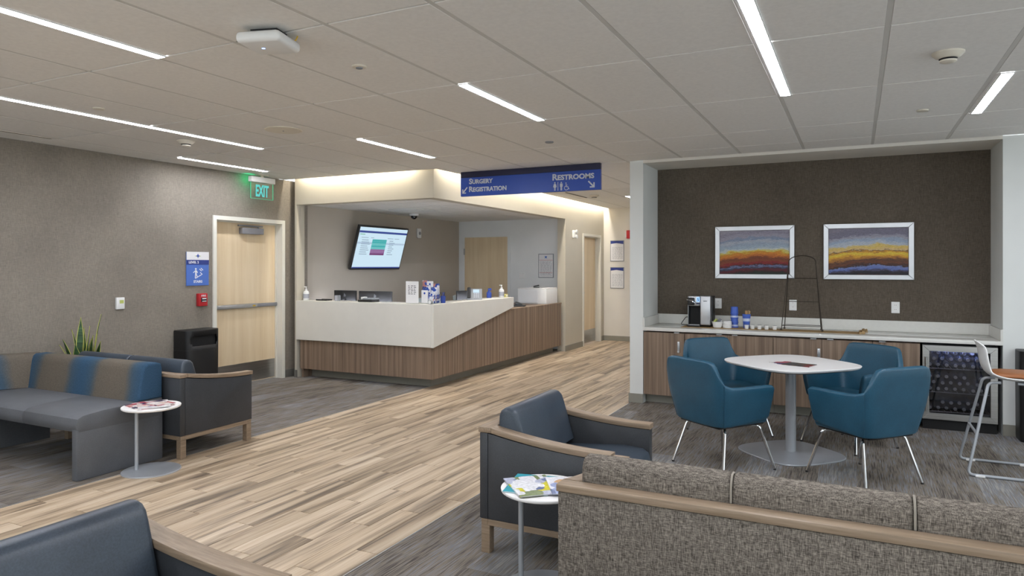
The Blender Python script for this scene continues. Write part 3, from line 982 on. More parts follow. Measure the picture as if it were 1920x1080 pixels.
cyl(bm, (fx0 + 0.027, CF - 0.062, 0.17), (fx0 + 0.027, CF - 0.062, 0.67), 0.009, 12)
for z in (0.2, 0.64):
    cyl(bm, (fx0 + 0.027, CF - 0.062, z), (fx0 + 0.027, CF - 0.028, z), 0.006, 8)
obj('door_handle', bm, 'stainless', dfr)
obj('interior_lamp', B(0.66, 1.02, CF + 0.030, CF + 0.042, 0.752, 0.764), 'fridge_led', fg)
for z in (0.155, 0.335, 0.555):
    bm = bmesh.new()
    for i in range(11):
        x = fx0 + 0.04 + i * (fx1 - fx0 - 0.08) / 10
        cyl(bm, (x, CF + 0.06, z), (x, yb - 0.03, z), 0.003, 6)
    cyl(bm, (fx0 + 0.021, CF + 0.06, z), (fx1 - 0.021, CF + 0.06, z), 0.004, 6)
    obj('shelf', bm, 'alu', fg)
btl = None
def bottle(x, z, lab, grp):
    global btl
    if btl is None:
        r = thing('bottle', lab, 'bottle', (x, 0, z), 0, grp)
        bm = bmesh.new()
        lathe(bm, [(0.0305, 0.20), (0.031, 0.06), (0.027, 0.035), (0.014, 0.008), (0.0125, 0.0)], 14, (0, 7.53, 0), 'y')
        obj('bottle_body', bm, 'bottle', r)
        bm = bmesh.new()
        lathe(bm, [(0.015, 0.0), (0.015, -0.012), (0.012, -0.0135), (0.011, -0.010), (0.004, -0.010)], 14, (0, 7.53, 0), 'y')
        obj('cap', bm, 'white_pl', r)
        btl = r
    else:
        r = copy_tree(btl)
        r.location = (x, random.uniform(-0.022, 0.022), z)
        tag(r, lab, 'bottle', grp)
shelves = [('top', 0.555), ('middle', 0.335), ('bottom', 0.155)]
for nm, z0 in shelves:
    nrow = {'top': 3, 'middle': 3, 'bottom': 2}[nm]
    for r in range(nrow):
        n = 7 if r % 2 == 0 else 6
        for i in range(n):
            x = fx0 + 0.065 + (0.0335 if r % 2 else 0) + i * 0.0672 + random.uniform(-0.002, 0.002)
            if (nm, r, i) in (('bottom', 1, 0), ('bottom', 0, 6), ('middle', 2, 5)):
                continue
            bottle(x, z0 + 0.0365 + r * 0.0562, 'clear bottle lying on the %s shelf of the glass-door fridge' % nm, 'bottles on the %s fridge shelf' % nm)

# ------------------------------------------------------------------ lounge seating family
def arm_z(t):
    return 0.598 + 0.064 * (1 - t) ** 2
def lounge(name, label, cat, loc, rz, seats, sw, mb, mp, group=None, extra=0.0):
    """faces local +y; x from 0 to width; back outer face at y = 0"""
    D, T = 0.725, 0.07
    Wd = seats * sw + 2 * T
    t = thing(name, label, cat, loc, rz, group)
    N = 10
    for s in (0, 1):
        xa, xb = (0.0, T) if s == 0 else (Wd - T, Wd)
        pr = [(0.0515, 0.18), (D - 0.006, 0.18)] + [(0.0515 + (D - 0.0575) * (1 - i / N), arm_z(1 - i / N) - 0.031) for i in range(N + 1)]
        bm = bmesh.new(); prism(bm, pr, 'x', xa + 0.004, xb - 0.004, 0.006, 2)
        obj('side_panel', bm, mp, t)
        A0 = 0.0725
        pr = [(A0 + (D - A0) * i / N, arm_z(i / N) - 0.029) for i in range(N + 1)] + [(A0 + (D - A0) * (1 - i / N), arm_z(1 - i / N)) for i in range(N + 1)]
        bm = bmesh.new(); prism(bm, pr, 'x', xa - (0.002 if s == 0 else 0.006), xb + (0.006 if s == 0 else 0.002), 0.004, 2)
        obj('arm_cap', bm, 'arm_wood', t)
        for y in (0.012, D - 0.062):
            obj('leg', B(xa + 0.006, xa + 0.056 if s == 0 else xb - 0.006, y, y + 0.05, 0.0, 0.146, 0.002, 1) if s == 0 else B(xb - 0.056, xb - 0.006, y, y + 0.05, 0.0, 0.146, 0.002, 1), 'arm_wood', t)
    obj('back_panel', B(0.004, Wd - 0.004, 0.004, 0.051, 0.18, 0.631, 0.004, 2), mp, t)
    obj('back_rail', B(-0.002, Wd + 0.002, -0.002, 0.072, 0.633, 0.662, 0.004, 2), 'rail_wood', t)
    bm = bmesh.new()
    box(bm, 0.006, Wd - 0.006, 0.012, 0.05, 0.1465, 0.1785, 0.002, 1)
    box(bm, 0.006, Wd - 0.006, D - 0.05, D - 0.012, 0.1465, 0.1785, 0.002, 1)
    box(bm, 0.006, 0.05, 0.0505, D - 0.0505, 0.1465, 0.1785, 0.002, 1)
    box(bm, Wd - 0.05, Wd - 0.006, 0.0505, D - 0.0505, 0.1465, 0.1785, 0.002, 1)
    obj('base_frame', bm, 'arm_wood', t)
    for i in range(seats):
        xa = T + i * sw
        xb = xa + sw
        pr = [(0.10, 0.20), (D - 0.012, 0.20), (D + 0.004, 0.24), (D + 0.006, 0.40), (D - 0.006, 0.44), (D - 0.04, 0.462), (D - 0.15, 0.47), (0.22, 0.44), (0.10, 0.43)]
        bm = bmesh.new(); prism(bm, pr, 'x', xa + 0.003, xb - 0.003, 0.014, 3)
        obj('seat_cushion', bm, mb, t, angle=60)
        pr = [(0.078, 0.45), (0.076, 0.66), (0.078, 0.715), (0.090, 0.74), (0.112, 0.755), (0.14, 0.758), (0.165, 0.75), (0.185, 0.73), (0.20, 0.69), (0.262, 0.475), (0.225, 0.45)]
        bm = bmesh.new(); prism(bm, pr, 'x', xa + 0.0008, xb - 0.0008, 0.024, 4)
        bc = obj('back_cushion', bm, mb, t, angle=60)
        if i > 0:
            bm = bmesh.new(); tube(bm, [(xa, p[0] + (0.004 if p[0] < 0.1 else -0.004), p[1] - (0.004 if p[1] > 0.7 else 0)) for p in pr[1:-1]], 0.0045, 6)
            obj('piping', bm, 'piping' if mb == 'tweed' else mb, bc)
    return t, Wd
lounge('lounge_armchair', 'charcoal vinyl armchair with wooden arms behind the middle side table', 'armchair', (-1.785, 3.985, 0), -PI / 2, 1, 0.65, 'vinyl', 'vinyl_side')
lounge('lounge_armchair', 'charcoal vinyl armchair cut off by the bottom left corner of the photo', 'armchair', (-2.22, 1.545, 0), -PI / 2, 1, 0.65, 'vinyl', 'vinyl_side')
lounge('lounge_settee', 'two-seat charcoal vinyl settee with wooden arms standing back to back with the bench', 'settee', (-6.20, 3.665, 0), 0, 2, 0.68, 'vinyl', 'vinyl_side')
lounge('tweed_sofa', 'taupe tweed sofa seen from behind with a wooden back rail', 'sofa', (-1.045, 2.49, 0), 0, 3, 0.572, 'tweed', 'tweed')

# ------------------------------------------------------------------ corner bench on the left
bn = thing('corner_bench', 'grey corner bench with blue and brown ombre backrest', 'bench', (0, 0, 0))
xr = -4.87
obj('end_panel', B(xr - 0.06, xr, 2.975, 3.645, 0.0, 0.40, 0.008, 2), 'bench_seat', bn)
bm = bmesh.new()
pr = [(2.99, 0.34), (2.972, 0.365), (2.968, 0.40), (2.98, 0.435), (3.02, 0.455), (3.15, 0.468), (3.45, 0.478), (3.64, 0.478), (3.64, 0.34)]
prism(bm, pr, 'x', -5.5215, xr + 0.001, 0.006, 2)
obj('seat_cushion', bm, 'bench_seat', bn, angle=30)
bm = bmesh.new()
prism(bm, pr, 'x', -6.42, -5.5225, 0.006, 2)
obj('seat_cushion', bm, 'bench_seat', bn, angle=30)
bm = bmesh.new()
pb = [(3.43, 0.478), (3.44, 0.52), (3.475, 0.70), (3.492, 0.74), (3.515, 0.757), (3.60, 0.757), (3.635, 0.745), (3.645, 0.71), (3.645, 0.478)]
prism(bm, pb, 'x', -6.34, xr, 0.02, 4)
obj('backrest', bm, 'ombre', bn, angle=60)
# angled left wing, turning towards the room
d = Vector((-0.46, -0.89, 0)).normalized()
nrm = Vector((0.89, -0.46, 0))
def wing(poly, l0, l1, bevel):
    bm = bmesh.new()
    prism(bm, poly, 'x', l0, l1, bevel, 3)
    mat = Matrix(((-d.x, -nrm.x, 0, -6.285), (-d.y, -nrm.y, 0, 3.43), (0, 0, 1, 0), (0, 0, 0, 1)))
    for v in bm.verts:
        v.co = mat @ v.co
    bmesh.ops.recalc_face_normals(bm, faces=list(bm.faces))
    return bm
wb = [(p[0] - 3.43, p[1]) for p in pb]
obj('backrest', wing(wb, -0.75, 0.10, 0.02), 'ombre_wing', bn, angle=60)
ws = [(-0.42, 0.34), (-0.44, 0.37), (-0.44, 0.41), (-0.42, 0.445), (-0.36, 0.46), (0.0, 0.474), (0.18, 0.474), (0.18, 0.34)]
obj('seat_cushion', wing(ws, -0.75, -0.06, 0.01), 'bench_seat', bn, angle=60)
obj('end_panel', wing(rectp(-0.44, 0.215, 0.0, 0.34), -0.75, -0.69, 0.006), 'bench_seat', bn)
obj('support_panel', B(-6.40, -6.34, 3.10, 3.64, 0, 0.34), 'bench_seat', bn)

# ------------------------------------------------------------------ side tables
def side_table(label, loc, rz):
    t = thing('side_table', label, 'side table', loc, rz, 'round side tables')
    bm = bmesh.new(); lathe(bm, [(0.188, 0.462), (0.198, 0.468), (0.20, 0.476), (0.198, 0.48), (0.05, 0.4805)], 48)
    obj('table_top', bm, 'white_lam', t)
    bm = bmesh.new(); lathe(bm, [(0.2, 0.0), (0.2, 0.006), (0.197, 0.009), (0.05, 0.0095)], 48)
    obj('base', bm, 'powder', t)
    bm = bmesh.new(); cyl(bm, (-0.105, 0, 0.008), (-0.105, 0, 0.464), 0.0125, 16)
    obj('pole', bm, 'powder', t)
    return t
yawc = math.atan2(646.0, 1299.0)
side_table('round white side table with magazines at the end of the grey bench', (-4.655, 3.39, 0), yawc + 0.1)
side_table('round white side table with magazines between the armchair and the tweed sofa', (-1.305, 2.955, 0), yawc)

def magazine(label, loc, rz, cov, w=0.21, l=0.275, th=0.005, group='magazines'):
    t = thing('magazine', label, 'magazine', loc, rz, group)
    obj('pages', B(-w / 2 + 0.002, w / 2 - 0.001, -l / 2 + 0.001, l / 2 - 0.001, 0.0008, th - 0.0008), 'paper', t)
    bm = bmesh.new()
    box(bm, -w / 2, w / 2, -l / 2, l / 2, 0, 0.0008); box(bm, -w / 2, w / 2, -l / 2, l / 2, th - 0.0008, th)
    box(bm, -w / 2, -w / 2 + 0.001, -l / 2, l / 2, 0.0008, th - 0.0008)
    obj('cover', bm, cov, t)
    return t
zt_ = 0.4812
magazine('pink and red magazine lying lowest on the side table by the bench', (-4.67, 3.36, zt_), 1.3, 'cov_red', group='magazines by the bench')
magazine('pale magazine with pink picture on top by the bench', (-4.64, 3.395, zt_ + 0.0053), 1.0, 'cov_people', group='magazines by the bench')
magazine('small dark red magazine uppermost at the right of the stack by the bench', (-4.615, 3.43, zt_ + 0.0106), 1.45, 'cov_red', 0.13, 0.19, group='magazines by the bench')
magazine('plain teal magazine sticking out at the bottom on the middle side table', (-1.365, 2.955, zt_), 0.2, 'cov_teal', group='magazines on the middle table')
magazine('white magazine with yellow flowers on top of the teal one', (-1.345, 2.925, zt_ + 0.0053), 0.75, 'cov_yellow', group='magazines on the middle table')
magazine('blue magazine with pictures beside the yellow flower magazine', (-1.20, 2.985, zt_ + 0.0106), 0.55, 'cov_blue', 0.17, 0.24, group='magazines on the middle table')

# ------------------------------------------------------------------ soft-square cafe table
def squircle(a, n, N=64, rot=PI / 4):
    out = []
    for i in range(N):
        th = 2 * PI * i / N
        c, s = math.cos(th), math.sin(th)
        r = a / ((abs(c) ** n + abs(s) ** n) ** (1 / n))
        out.append((r * math.cos(th + rot), r * math.sin(th + rot)))
    return out
TCX, TCY = -0.475, 6.0
tb = thing('cafe_table', 'white soft-square cafe table with grey column and base plate', 'table', (TCX, TCY, 0), 0.03)
def stack(levels, N=64):
    bm = bmesh.new()
    rings = []
    for a, n, z in levels:
        rings.append([bm.verts.new((p[0], p[1], z)) for p in squircle(a, n, N)])
    for A, Bq in zip(rings, rings[1:]):
        for i in range(N):
            bm.faces.new([A[i], A[(i + 1) % N], Bq[(i + 1) % N], Bq[i]])
    bm.faces.new(rings[0][::-1]); bm.faces.new(rings[-1])
    bmesh.ops.recalc_face_normals(bm, faces=list(bm.faces))
    return bm
top = obj('table_top', stack([(0.430, 3.6, 0.713), (0.4395, 3.6, 0.722), (0.4415, 3.6, 0.728), (0.4395, 3.6, 0.732)], 96), 'white_lam', tb)
obj('edge_band', stack([(0.40, 3.6, 0.702), (0.4285, 3.6, 0.7128)], 96), 'black_pl', tb)
obj('base', stack([(0.345, 3.6, 0.0), (0.347, 3.6, 0.006), (0.343, 3.6, 0.011), (0.12, 2.4, 0.02), (0.05, 2.0, 0.022)], 96), 'powder', tb)
bm = bmesh.new(); lathe(bm, [(0.042, 0.015), (0.040, 0.03), (0.040, 0.70)], 28)
obj('column', bm, 'powder', tb)
magazine('dark magazine with red edge lying on the cafe table', (-0.40, 5.86, 0.7326), -0.30 + PI / 2, 'cov_dark', 0.16, 0.21, group='magazines on the cafe table')
magazine('pale pink magazine half under the dark one on the cafe table', (-0.52, 5.93, 0.7325), 0.9 + PI / 2, 'cov_people', 0.13, 0.19, 0.003, group='magazines on the cafe table')

# ------------------------------------------------------------------ teal shell chairs
def make_shell_chair():
    t = thing('shell_chair', 'x', 'chair', (0, 0, 0), 0, 'teal chairs around the cafe table')
    # stations along the wrap: x, y, bottom z, top z, lean weight
    half = [(0.0, -0.262, 0.352, 0.832, 1), (0.12, -0.259, 0.352, 0.832, 1), (0.195, -0.254, 0.353, 0.829, 1), (0.228, -0.250, 0.354, 0.818, 1), (0.244, -0.246, 0.355, 0.795, 1),
            (0.264, -0.240, 0.356, 0.735, 0.97), (0.286, -0.226, 0.358, 0.668, 0.8), (0.298, -0.190, 0.360, 0.650, 0.55), (0.301, -0.13, 0.364, 0.644, 0.3), (0.302, 0.0, 0.372, 0.642, 0.1),
            (0.298, 0.12, 0.380, 0.641, 0), (0.293, 0.185, 0.388, 0.637, 0), (0.290, 0.208, 0.41, 0.618, 0)]
    st = [(-x, y, a, b, w) for x, y, a, b, w in half[::-1]][:-1] + half
    NV = 7
    bm = bmesh.new()
    g = []
    for x, y, a, b, w in st:
        colv = []
        for j in range(NV + 1):
            v = j / NV
            z = a + (b - a) * v
            sp = 0.80 + 0.20 * min(1, (z - 0.35) / 0.28) if w < 1.0 else 0.82 + 0.18 * min(1, (z - 0.35) / 0.28)
            xx = x * sp
            yy = y * (0.93 + 0.07 * min(1, (z - 0.33) / 0.2)) - w * max(0, z - 0.36) * 0.15
            colv.append(bm.verts.new((xx, yy, z)))
        g.append(colv)
    for i in range(len(g) - 1):
        for j in range(NV):
            bm.faces.new([g[i][j], g[i + 1][j], g[i + 1][j + 1], g[i][j + 1]])
    bmesh.ops.recalc_face_normals(bm, faces=list(bm.faces))
    sh = obj('shell', bm, 'teal', t, angle=70)
    md = sh.modifiers.new('thick', 'SOLIDIFY'); md.thickness = 0.042; md.offset = 0; md.use_even_offset = False
    md = sh.modifiers.new('soft', 'BEVEL'); md.width = 0.012; md.segments = 3; md.limit_method = 'ANGLE'; md.angle_limit = math.radians(50)
    # seams at the back corners
    for s in (-1, 1):
        bm = bmesh.new()
        pts = []
        for j in range(NV + 1):
            x, y, a, b, w = half[6]
            z = a + (b - 0.004 - a) * j / NV
            sp = 0.80 + 0.20 * min(1, (z - 0.33) / 0.28)
            pts.append((s * (x * sp + 0.013), y * (0.93 + 0.07 * min(1, (z - 0.33) / 0.2)) - w * max(0, z - 0.36) * 0.15 - 0.016, z))
        tube(bm, pts, 0.0035, 6)
        obj('seam', bm, 'teal', sh)
    bm = bmesh.new()
    pr = [(-0.215, 0.345), (0.215, 0.345), (0.232, 0.365), (0.235, 0.40), (0.225, 0.432), (0.19, 0.449), (0.0, 0.452), (-0.18, 0.44), (-0.215, 0.43)]
    prism(bm, pr, 'x', -0.222, 0.222, 0.02, 3)
    obj('seat_cushion', bm, 'teal', t, angle=60)
    bm = bmesh.new()
    prism(bm, [(-0.23, 0.335), (0.20, 0.335), (0.215, 0.345), (-0.235, 0.345)], 'x', -0.205, 0.205, 0.004, 2)
    obj('seat_pan', bm, 'black_pl', t)
    for sx in (-1, 1):
        for sy in (-1, 1):
            bm = bmesh.new()
            tube(bm, fillet([(sx * 0.13, sy * 0.12, 0.326), (sx * 0.195, sy * 0.172, 0.325), (sx * 0.262, sy * 0.258, 0.004)], 0.03, 4), [0.0105] * 7 + [0.009], 10)
            lg = obj('leg', bm, 'chrome', t)
            bm = bmesh.new(); cyl(bm, (sx * 0.262, sy * 0.258, 0.0), (sx * 0.261, sy * 0.257, 0.012), 0.011, 10)
            obj('glide', bm, 'black_pl', lg)
    return t
sc = make_shell_chair()
for i, (x, y, az, lab) in enumerate([
        (-0.905, 5.40, 54, 'teal shell chair with its back to us left of the cafe table'),
        (0.04, 5.53, 138, 'teal shell chair with its back to us right of the cafe table'),
        (-0.06, 6.50, 233, 'teal shell chair facing us on the far right side of the cafe table'),
        (-1.03, 6.47, 318, 'teal shell chair facing us on the far left side of the cafe table')]):
    c = sc if i == 0 else copy_tree(sc)
    c.location = (x, y, 0)
    c.rotation_euler = (0, 0, math.radians(az - 90))
    tag(c, lab, 'chair', 'teal chairs around the cafe table')

# ------------------------------------------------------------------ bar stool
bs = thing('bar_stool', 'white bar stool with a cognac leather seat and grey sled frame', 'bar stool', (0.73, 6.15, 0))
prof = [(0.055, 0.958), (0.075, 0.93), (0.085, 0.87), (0.092, 0.81), (0.105, 0.76), (0.135, 0.715), (0.19, 0.69), (0.26, 0.68), (0.36, 0.678), (0.44, 0.682), (0.475, 0.67)]
bm = bmesh.new()
g = []
for i, (x, z) in enumerate(prof):
    row = []
    for j in range(11):
        s = (j - 5) / 5
        wd = 0.19 if i < 5 else 0.20
        edge = 0.03 * s * s
        if i < 5:
            row.append(bm.verts.new((x + edge * 1.0, s * wd * (0.80 + 0.04 * i), z - 0.03 * abs(s) ** 4 * (1 if i == 0 else 0))))
        else:
            row.append(bm.verts.new((x - (0.02 * s * s if i > 8 else 0), s * wd * (1 - (0.06 if i > 8 else 0)), z + edge * 0.9 * (1 if i < 9 else 0.4))))
    g.append(row)
for i in range(len(g) - 1):
    for j in range(10):
        bm.faces.new([g[i][j], g[i + 1][j], g[i + 1][j + 1], g[i][j + 1]])
bmesh.ops.recalc_face_normals(bm, faces=list(bm.faces))
sh = obj('seat_shell', bm, 'white_pl', bs, angle=70)
md = sh.modifiers.new('thick', 'SOLIDIFY'); md.thickness = 0.014; md.offset = 0
md = sh.modifiers.new('sub', 'SUBSURF'); md.levels = 1; md.render_levels = 1
bm = bmesh.new()
pts = [(0.125, 0.0), (0.15, 0.13), (0.21, 0.165), (0.40, 0.165), (0.445, 0.13), (0.452, 0.0), (0.445, -0.13), (0.40, -0.165), (0.21, -0.165), (0.15, -0.13)]
t_ = bmesh.new()
def ring(sc_, z):
    return [t_.verts.new((0.30 + (p[0] - 0.30) * sc_, p[1] * sc_, z)) for p in pts]
R0, R1, R2, R3 = ring(0.96, 0.70), ring(1.0, 0.722), ring(0.90, 0.738), ring(0.5, 0.746)
for A, Bq in ((R0, R1), (R1, R2), (R2, R3)):
    for i in range(len(pts)):
        t_.faces.new([A[i], A[(i + 1) % len(pts)], Bq[(i + 1) % len(pts)], Bq[i]])
t_.faces.new(R0[::-1]); t_.faces.new(R3)
bmesh.ops.recalc_face_normals(t_, faces=list(t_.faces))
cs = obj('seat_pad', t_, 'orange', bs, angle=80)
md = cs.modifiers.new('sub', 'SUBSURF'); md.levels = 2; md.render_levels = 2
for s in (-1, 1):
    bm = bmesh.new()
    y0 = s * 0.125
    yf = s * 0.235
    tube(bm, fillet([(0.20, y0, 0.668), (0.125, y0 * 1.02, 0.665), (-0.015, yf, 0.012), (0.47, yf, 0.012), (0.40, y0 * 1.05, 0.665), (0.30, y0, 0.668)], 0.04, 6), 0.0105, 10)
    fr_ = obj('leg_frame', bm, 'powder', bs)
    for x in (0.06, 0.40):
        obj('glide', B(x - 0.03, x + 0.03, yf - 0.013, yf + 0.013, 0.0, 0.016, 0.003, 1), 'white_pl', fr_)
bm = bmesh.new()
cyl(bm, (0.045, -0.19, 0.30), (0.045, 0.19, 0.30), 0.0095, 10)
cyl(bm, (0.432, -0.19, 0.30), (0.432, 0.19, 0.30), 0.0095, 10)
obj('footrest', bm, 'powder', bs)

# ------------------------------------------------------------------ waste bins
def bin_(label, loc, rz):
    """flat back at local y=0, rounded front towards -y, slot in front"""
    t = thing('waste_bin', label, 'waste bin', loc, rz, 'black waste bins')
    w, dpt, h = 0.225, 0.24, 0.78
    def outline(sx, sy, N=20):
        pts = [(-w * sx, 0.0)]
        for i in range(N + 1):
            a = PI + PI * i / N
            pts.append((w * sx * (abs(math.cos(a)) ** 0.6) * (1 if math.cos(a) > 0 else -1), -0.17 * sy - (dpt - 0.17) * sy * abs(math.sin(a)) ** 0.9))
        pts.append((w * sx, 0.0))
        return pts
    bm = bmesh.new()
    rings = [(0.0, 0.97), (0.02, 0.985), (0.556, 1.0)]
    rr = [[bm.verts.new((p[0], p[1], z)) for p in outline(s, s)] for z, s in rings]
    n = len(rr[0])
    for A, Bq in zip(rr, rr[1:]):
        for i in range(n):
            bm.faces.new([A[i], A[(i + 1) % n], Bq[(i + 1) % n], Bq[i]])
    bm.faces.new(rr[0][::-1]); bm.faces.new(rr[-1])
    bmesh.ops.recalc_face_normals(bm, faces=list(bm.faces))
    obj('body', bm, 'black_pl', t, angle=50)
    # hood with opening: built as a wall with an inset mouth
    bm = bmesh.new()
    pts = outline(1.0, 1.0)
    zs = [0.557, 0.60, 0.625, 0.69, 0.715, 0.775]
    vv = [[bm.verts.new((p[0], p[1], z)) for p in pts] for z in zs]
    for k_ in range(len(zs) - 1):
        for i in range(n):
            if 1 <= k_ <= 3 and 6 <= i <= 15 and not (k_ in (1, 3) and i in (6, 15)):
                continue
            bm.faces.new([vv[k_][i], vv[k_][(i + 1) % n], vv[k_ + 1][(i + 1) % n], vv[k_ + 1][i]])
    topv = [bm.verts.new((p[0] * 0.97, p[1] * 0.97, h)) for p in pts]
    for i in range(n):
        bm.faces.new([vv[-1][i], vv[-1][(i + 1) % n], topv[(i + 1) % n], topv[i]])
    bm.faces.new(topv); bm.faces.new(vv[0][::-1])
    hd = obj('hood', bm, 'black_pl', t, angle=50)
    md = hd.modifiers.new('thick', 'SOLIDIFY'); md.thickness = 0.006; md.offset = -1
    bm = bmesh.new(); box(bm, -0.17, 0.17, -0.20, -0.02, 0.57, 0.74)
    for v in bm.verts:
        pass
    obj('inner_flap', bm, 'black_dull', t)
    return t
bin_('black waste bin with curved front against the taupe wall beside the stair door', (WL + 0.015, 5.53, 0), PI / 2)
bin_('black waste bin at the right edge of the photo behind the bar stool', (1.477, AY0 - 0.015, 0), 0)

# ------------------------------------------------------------------ snake plant
pl = thing('snake_plant', 'snake plant with yellow-edged upright leaves behind the settee', 'plant', (-6.60, 4.10, 0))
bm = bmesh.new(); lathe(bm, [(0.105, 0.0), (0.115, 0.01), (0.145, 0.42), (0.15, 0.45), (0.138, 0.45), (0.13, 0.42)], 28)
obj('pot', bm, 'pot', pl)
bm = bmesh.new(); lathe(bm, [(0.128, 0.40), (0.126, 0.425), (0.01, 0.43)], 24)
obj('soil', bm, 'soil', pl)
def leaf(x, y, h, w, lean, az, twist, bend):
    bm = bmesh.new()
    N = 12
    grid = []
    for i in range(N + 1):
        t = i / N
        wd = w * (0.45 + 1.1 * t) * (1 - t ** 3.2) if t < 1 else 0.0
        wd = 1.2 * w * (0.55 + 0.45 * math.sin(min(1, t / 0.6) * PI / 2)) * (1 - max(0, (t - 0.55) / 0.45) ** 1.6)
        cx_ = x + math.cos(az) * (lean * t + bend * t * t)
        cy_ = y + math.sin(az) * (lean * t + bend * t * t)
        a = twist * t + az + PI / 2
        u = Vector((math.cos(a), math.sin(a), 0)); nn = Vector((-math.sin(a), math.cos(a), 0))
        row = []
        for s, dd in ((-1, 0.006), (-0.80, 0.002), (0, -0.004), (0.80, 0.002), (1, 0.006)):
            p = Vector((cx_, cy_, 0.42 + h * t)) + u * (s * max(wd, 0.0012)) + nn * dd * (1 - t * 0.5)
            row.append(bm.verts.new(p))
        grid.append(row)
    for i in range(N):
        for j in range(4):
            f = bm.faces.new([grid[i][j], grid[i][j + 1], grid[i + 1][j + 1], grid[i + 1][j]])
            f.material_index = 1 if j in (0, 3) else 0
    o = obj('leaf', bm, ['leaf', 'leaf_edge'], pl, angle=80)
    md = o.modifiers.new('thick', 'SOLIDIFY'); md.thickness = 0.003
for a in [(-0.02, -0.03, 0.60, 0.030, 0.02, 2.0, 0.5, 0.01), (0.03, 0.05, 0.62, 0.026, 0.07, 1.3, -0.6, 0.06), (-0.05, 0.01, 0.48, 0.030, 0.10, 3.6, 0.3, 0.05),
          (0.05, -0.02, 0.52, 0.028, 0.05, 0.3, 0.8, 0.03), (0.0, 0.04, 0.42, 0.033, 0.06, 1.6, -0.2, 0.02), (-0.04, -0.06, 0.40, 0.030, 0.10, 4.6, 0.2, 0.06),
          (0.04, -0.07, 0.36, 0.030, 0.05, 5.2, 0.9, 0.04), (0.06, 0.04, 0.44, 0.028, 0.05, 0.9, 0.2, 0.02), (-0.07, -0.02, 0.34, 0.026, 0.13, 4.0, 0.0, 0.09),
          (0.01, 0.0, 0.50, 0.027, 0.03, 2.8, 1.2, 0.02), (0.03, 0.08, 0.36, 0.028, 0.06, 1.4, 0.5, 0.03), (-0.03, 0.07, 0.38, 0.027, 0.05, 2.2, 0.4, 0.02)]:
    leaf(a[0], a[1], a[2], a[3], a[4] * 0.6, a[5], a[6], a[7] * 0.8)

# ------------------------------------------------------------------ hanging sign
sg = thing('hanging_sign', 'blue ceiling sign reading Surgery Registration and Restrooms', 'sign', (0, 0, 0))
s0, s1, szb = -4.39, -2.575, 2.366
obj('panel', B(s0, s1, 7.40, 7.445, szb, 2.594, 0.002, 1), 'blue', sg)
obj('header_band', B(s0, s1, 7.40, 7.445, 2.5945, 2.666, 0.002, 1), 'navy', sg)
yf = 7.3995
text('lettering', 'Surgery', 'letter_grey', sg, (-4.268, yf, 2.512), XR, ZU, 0.33, 0.068, 0.003, True, 0.03)
text('lettering', 'Registration', 'letter_grey', sg, (-4.268, yf, 2.415), XR, ZU, 0.515, 0.068, 0.003, True, 0.03)
text('lettering', 'Restrooms', 'letter_grey', sg, (-3.155, yf, 2.496), XR, ZU, 0.51, 0.074, 0.003, True, 0.03)
bm = bmesh.new()     # left arrow, pointing down-left
o_ = (-4.365, yf, 2.40)
flat(bm, o_, XR, ZU, thick((0.07, 0.075), (0.012, 0.012), 0.014), 0.003)
flat(bm, o_, XR, ZU, [(0.0, 0.0), (0.052, 0.0), (0.052, 0.013), (0.013, 0.013), (0.013, 0.052), (0.0, 0.052)], 0.0032)
obj('arrow', bm, 'letter_grey', sg)
bm = bmesh.new()     # right arrow, pointing down-right
o_ = (-2.715, yf, 2.392)
flat(bm, o_, XR, ZU, thick((0.0, 0.075), (0.06, 0.014), 0.016), 0.003)
flat(bm, o_, XR, ZU, [(0.075, 0.0), (0.018, 0.0), (0.018, 0.015), (0.060, 0.015), (0.060, 0.058), (0.075, 0.058)], 0.0032)
obj('arrow', bm, 'letter_grey', sg)
def pictogram(kind, org, right, up, s):
    bm = bmesh.new()
    f = lambda p, d=0.003: flat(bm, org, right, up, [(a * s, b * s) for a, b in p], d)
    if kind == 'man':
        f(circ(0.0, 0.92, 0.085)); f(rectp(-0.17, 0.17, 0.74, 0.80)); f(rectp(-0.17, -0.11, 0.42, 0.75), 0.0031); f(rectp(0.11, 0.17, 0.42, 0.75), 0.0031); f(rectp(-0.09, 0.09, 0.40, 0.78), 0.0032); f(rectp(-0.09, -0.015, 0.0, 0.42)); f(rectp(0.015, 0.09, 0.0, 0.42))
    elif kind == 'woman':
        f(circ(0.0, 0.92, 0.085)); f([(-0.08, 0.80), (0.08, 0.80), (0.15, 0.34), (-0.15, 0.34)], 0.0032); f(thick((-0.1, 0.77), (-0.2, 0.42), 0.06)); f(thick((0.1, 0.77), (0.2, 0.42), 0.06)); f(rectp(-0.08, -0.015, 0.0, 0.35)); f(rectp(0.015, 0.08, 0.0, 0.35))
    elif kind == 'chair':
        f(circ(-0.02, 0.9, 0.07)); f(thick((-0.02, 0.80), (0.02, 0.42), 0.08)); f(thick((0.0, 0.44), (0.26, 0.42), 0.08), 0.0031); f(thick((0.25, 0.44), (0.36, 0.12), 0.08)); f(thick((0.33, 0.12), (0.44, 0.16), 0.06), 0.0031); f(thick((0.0, 0.64), (0.2, 0.62), 0.06), 0.0032)
        N = 14
        for i in range(N):
            a0 = math.radians(110 + 230 * i / N); a1 = math.radians(110 + 230 * (i + 1) / N + 2)
            f(thick((0.02 + 0.26 * math.cos(a0), 0.27 + 0.26 * math.sin(a0)), (0.02 + 0.26 * math.cos(a1), 0.27 + 0.26 * math.sin(a1)), 0.06), 0.0033 + 0.0001 * (i % 2))
    return bm
obj('pictogram', pictogram('woman', (-3.125, yf, 2.378), XR, ZU, 0.098), 'letter_grey', sg)
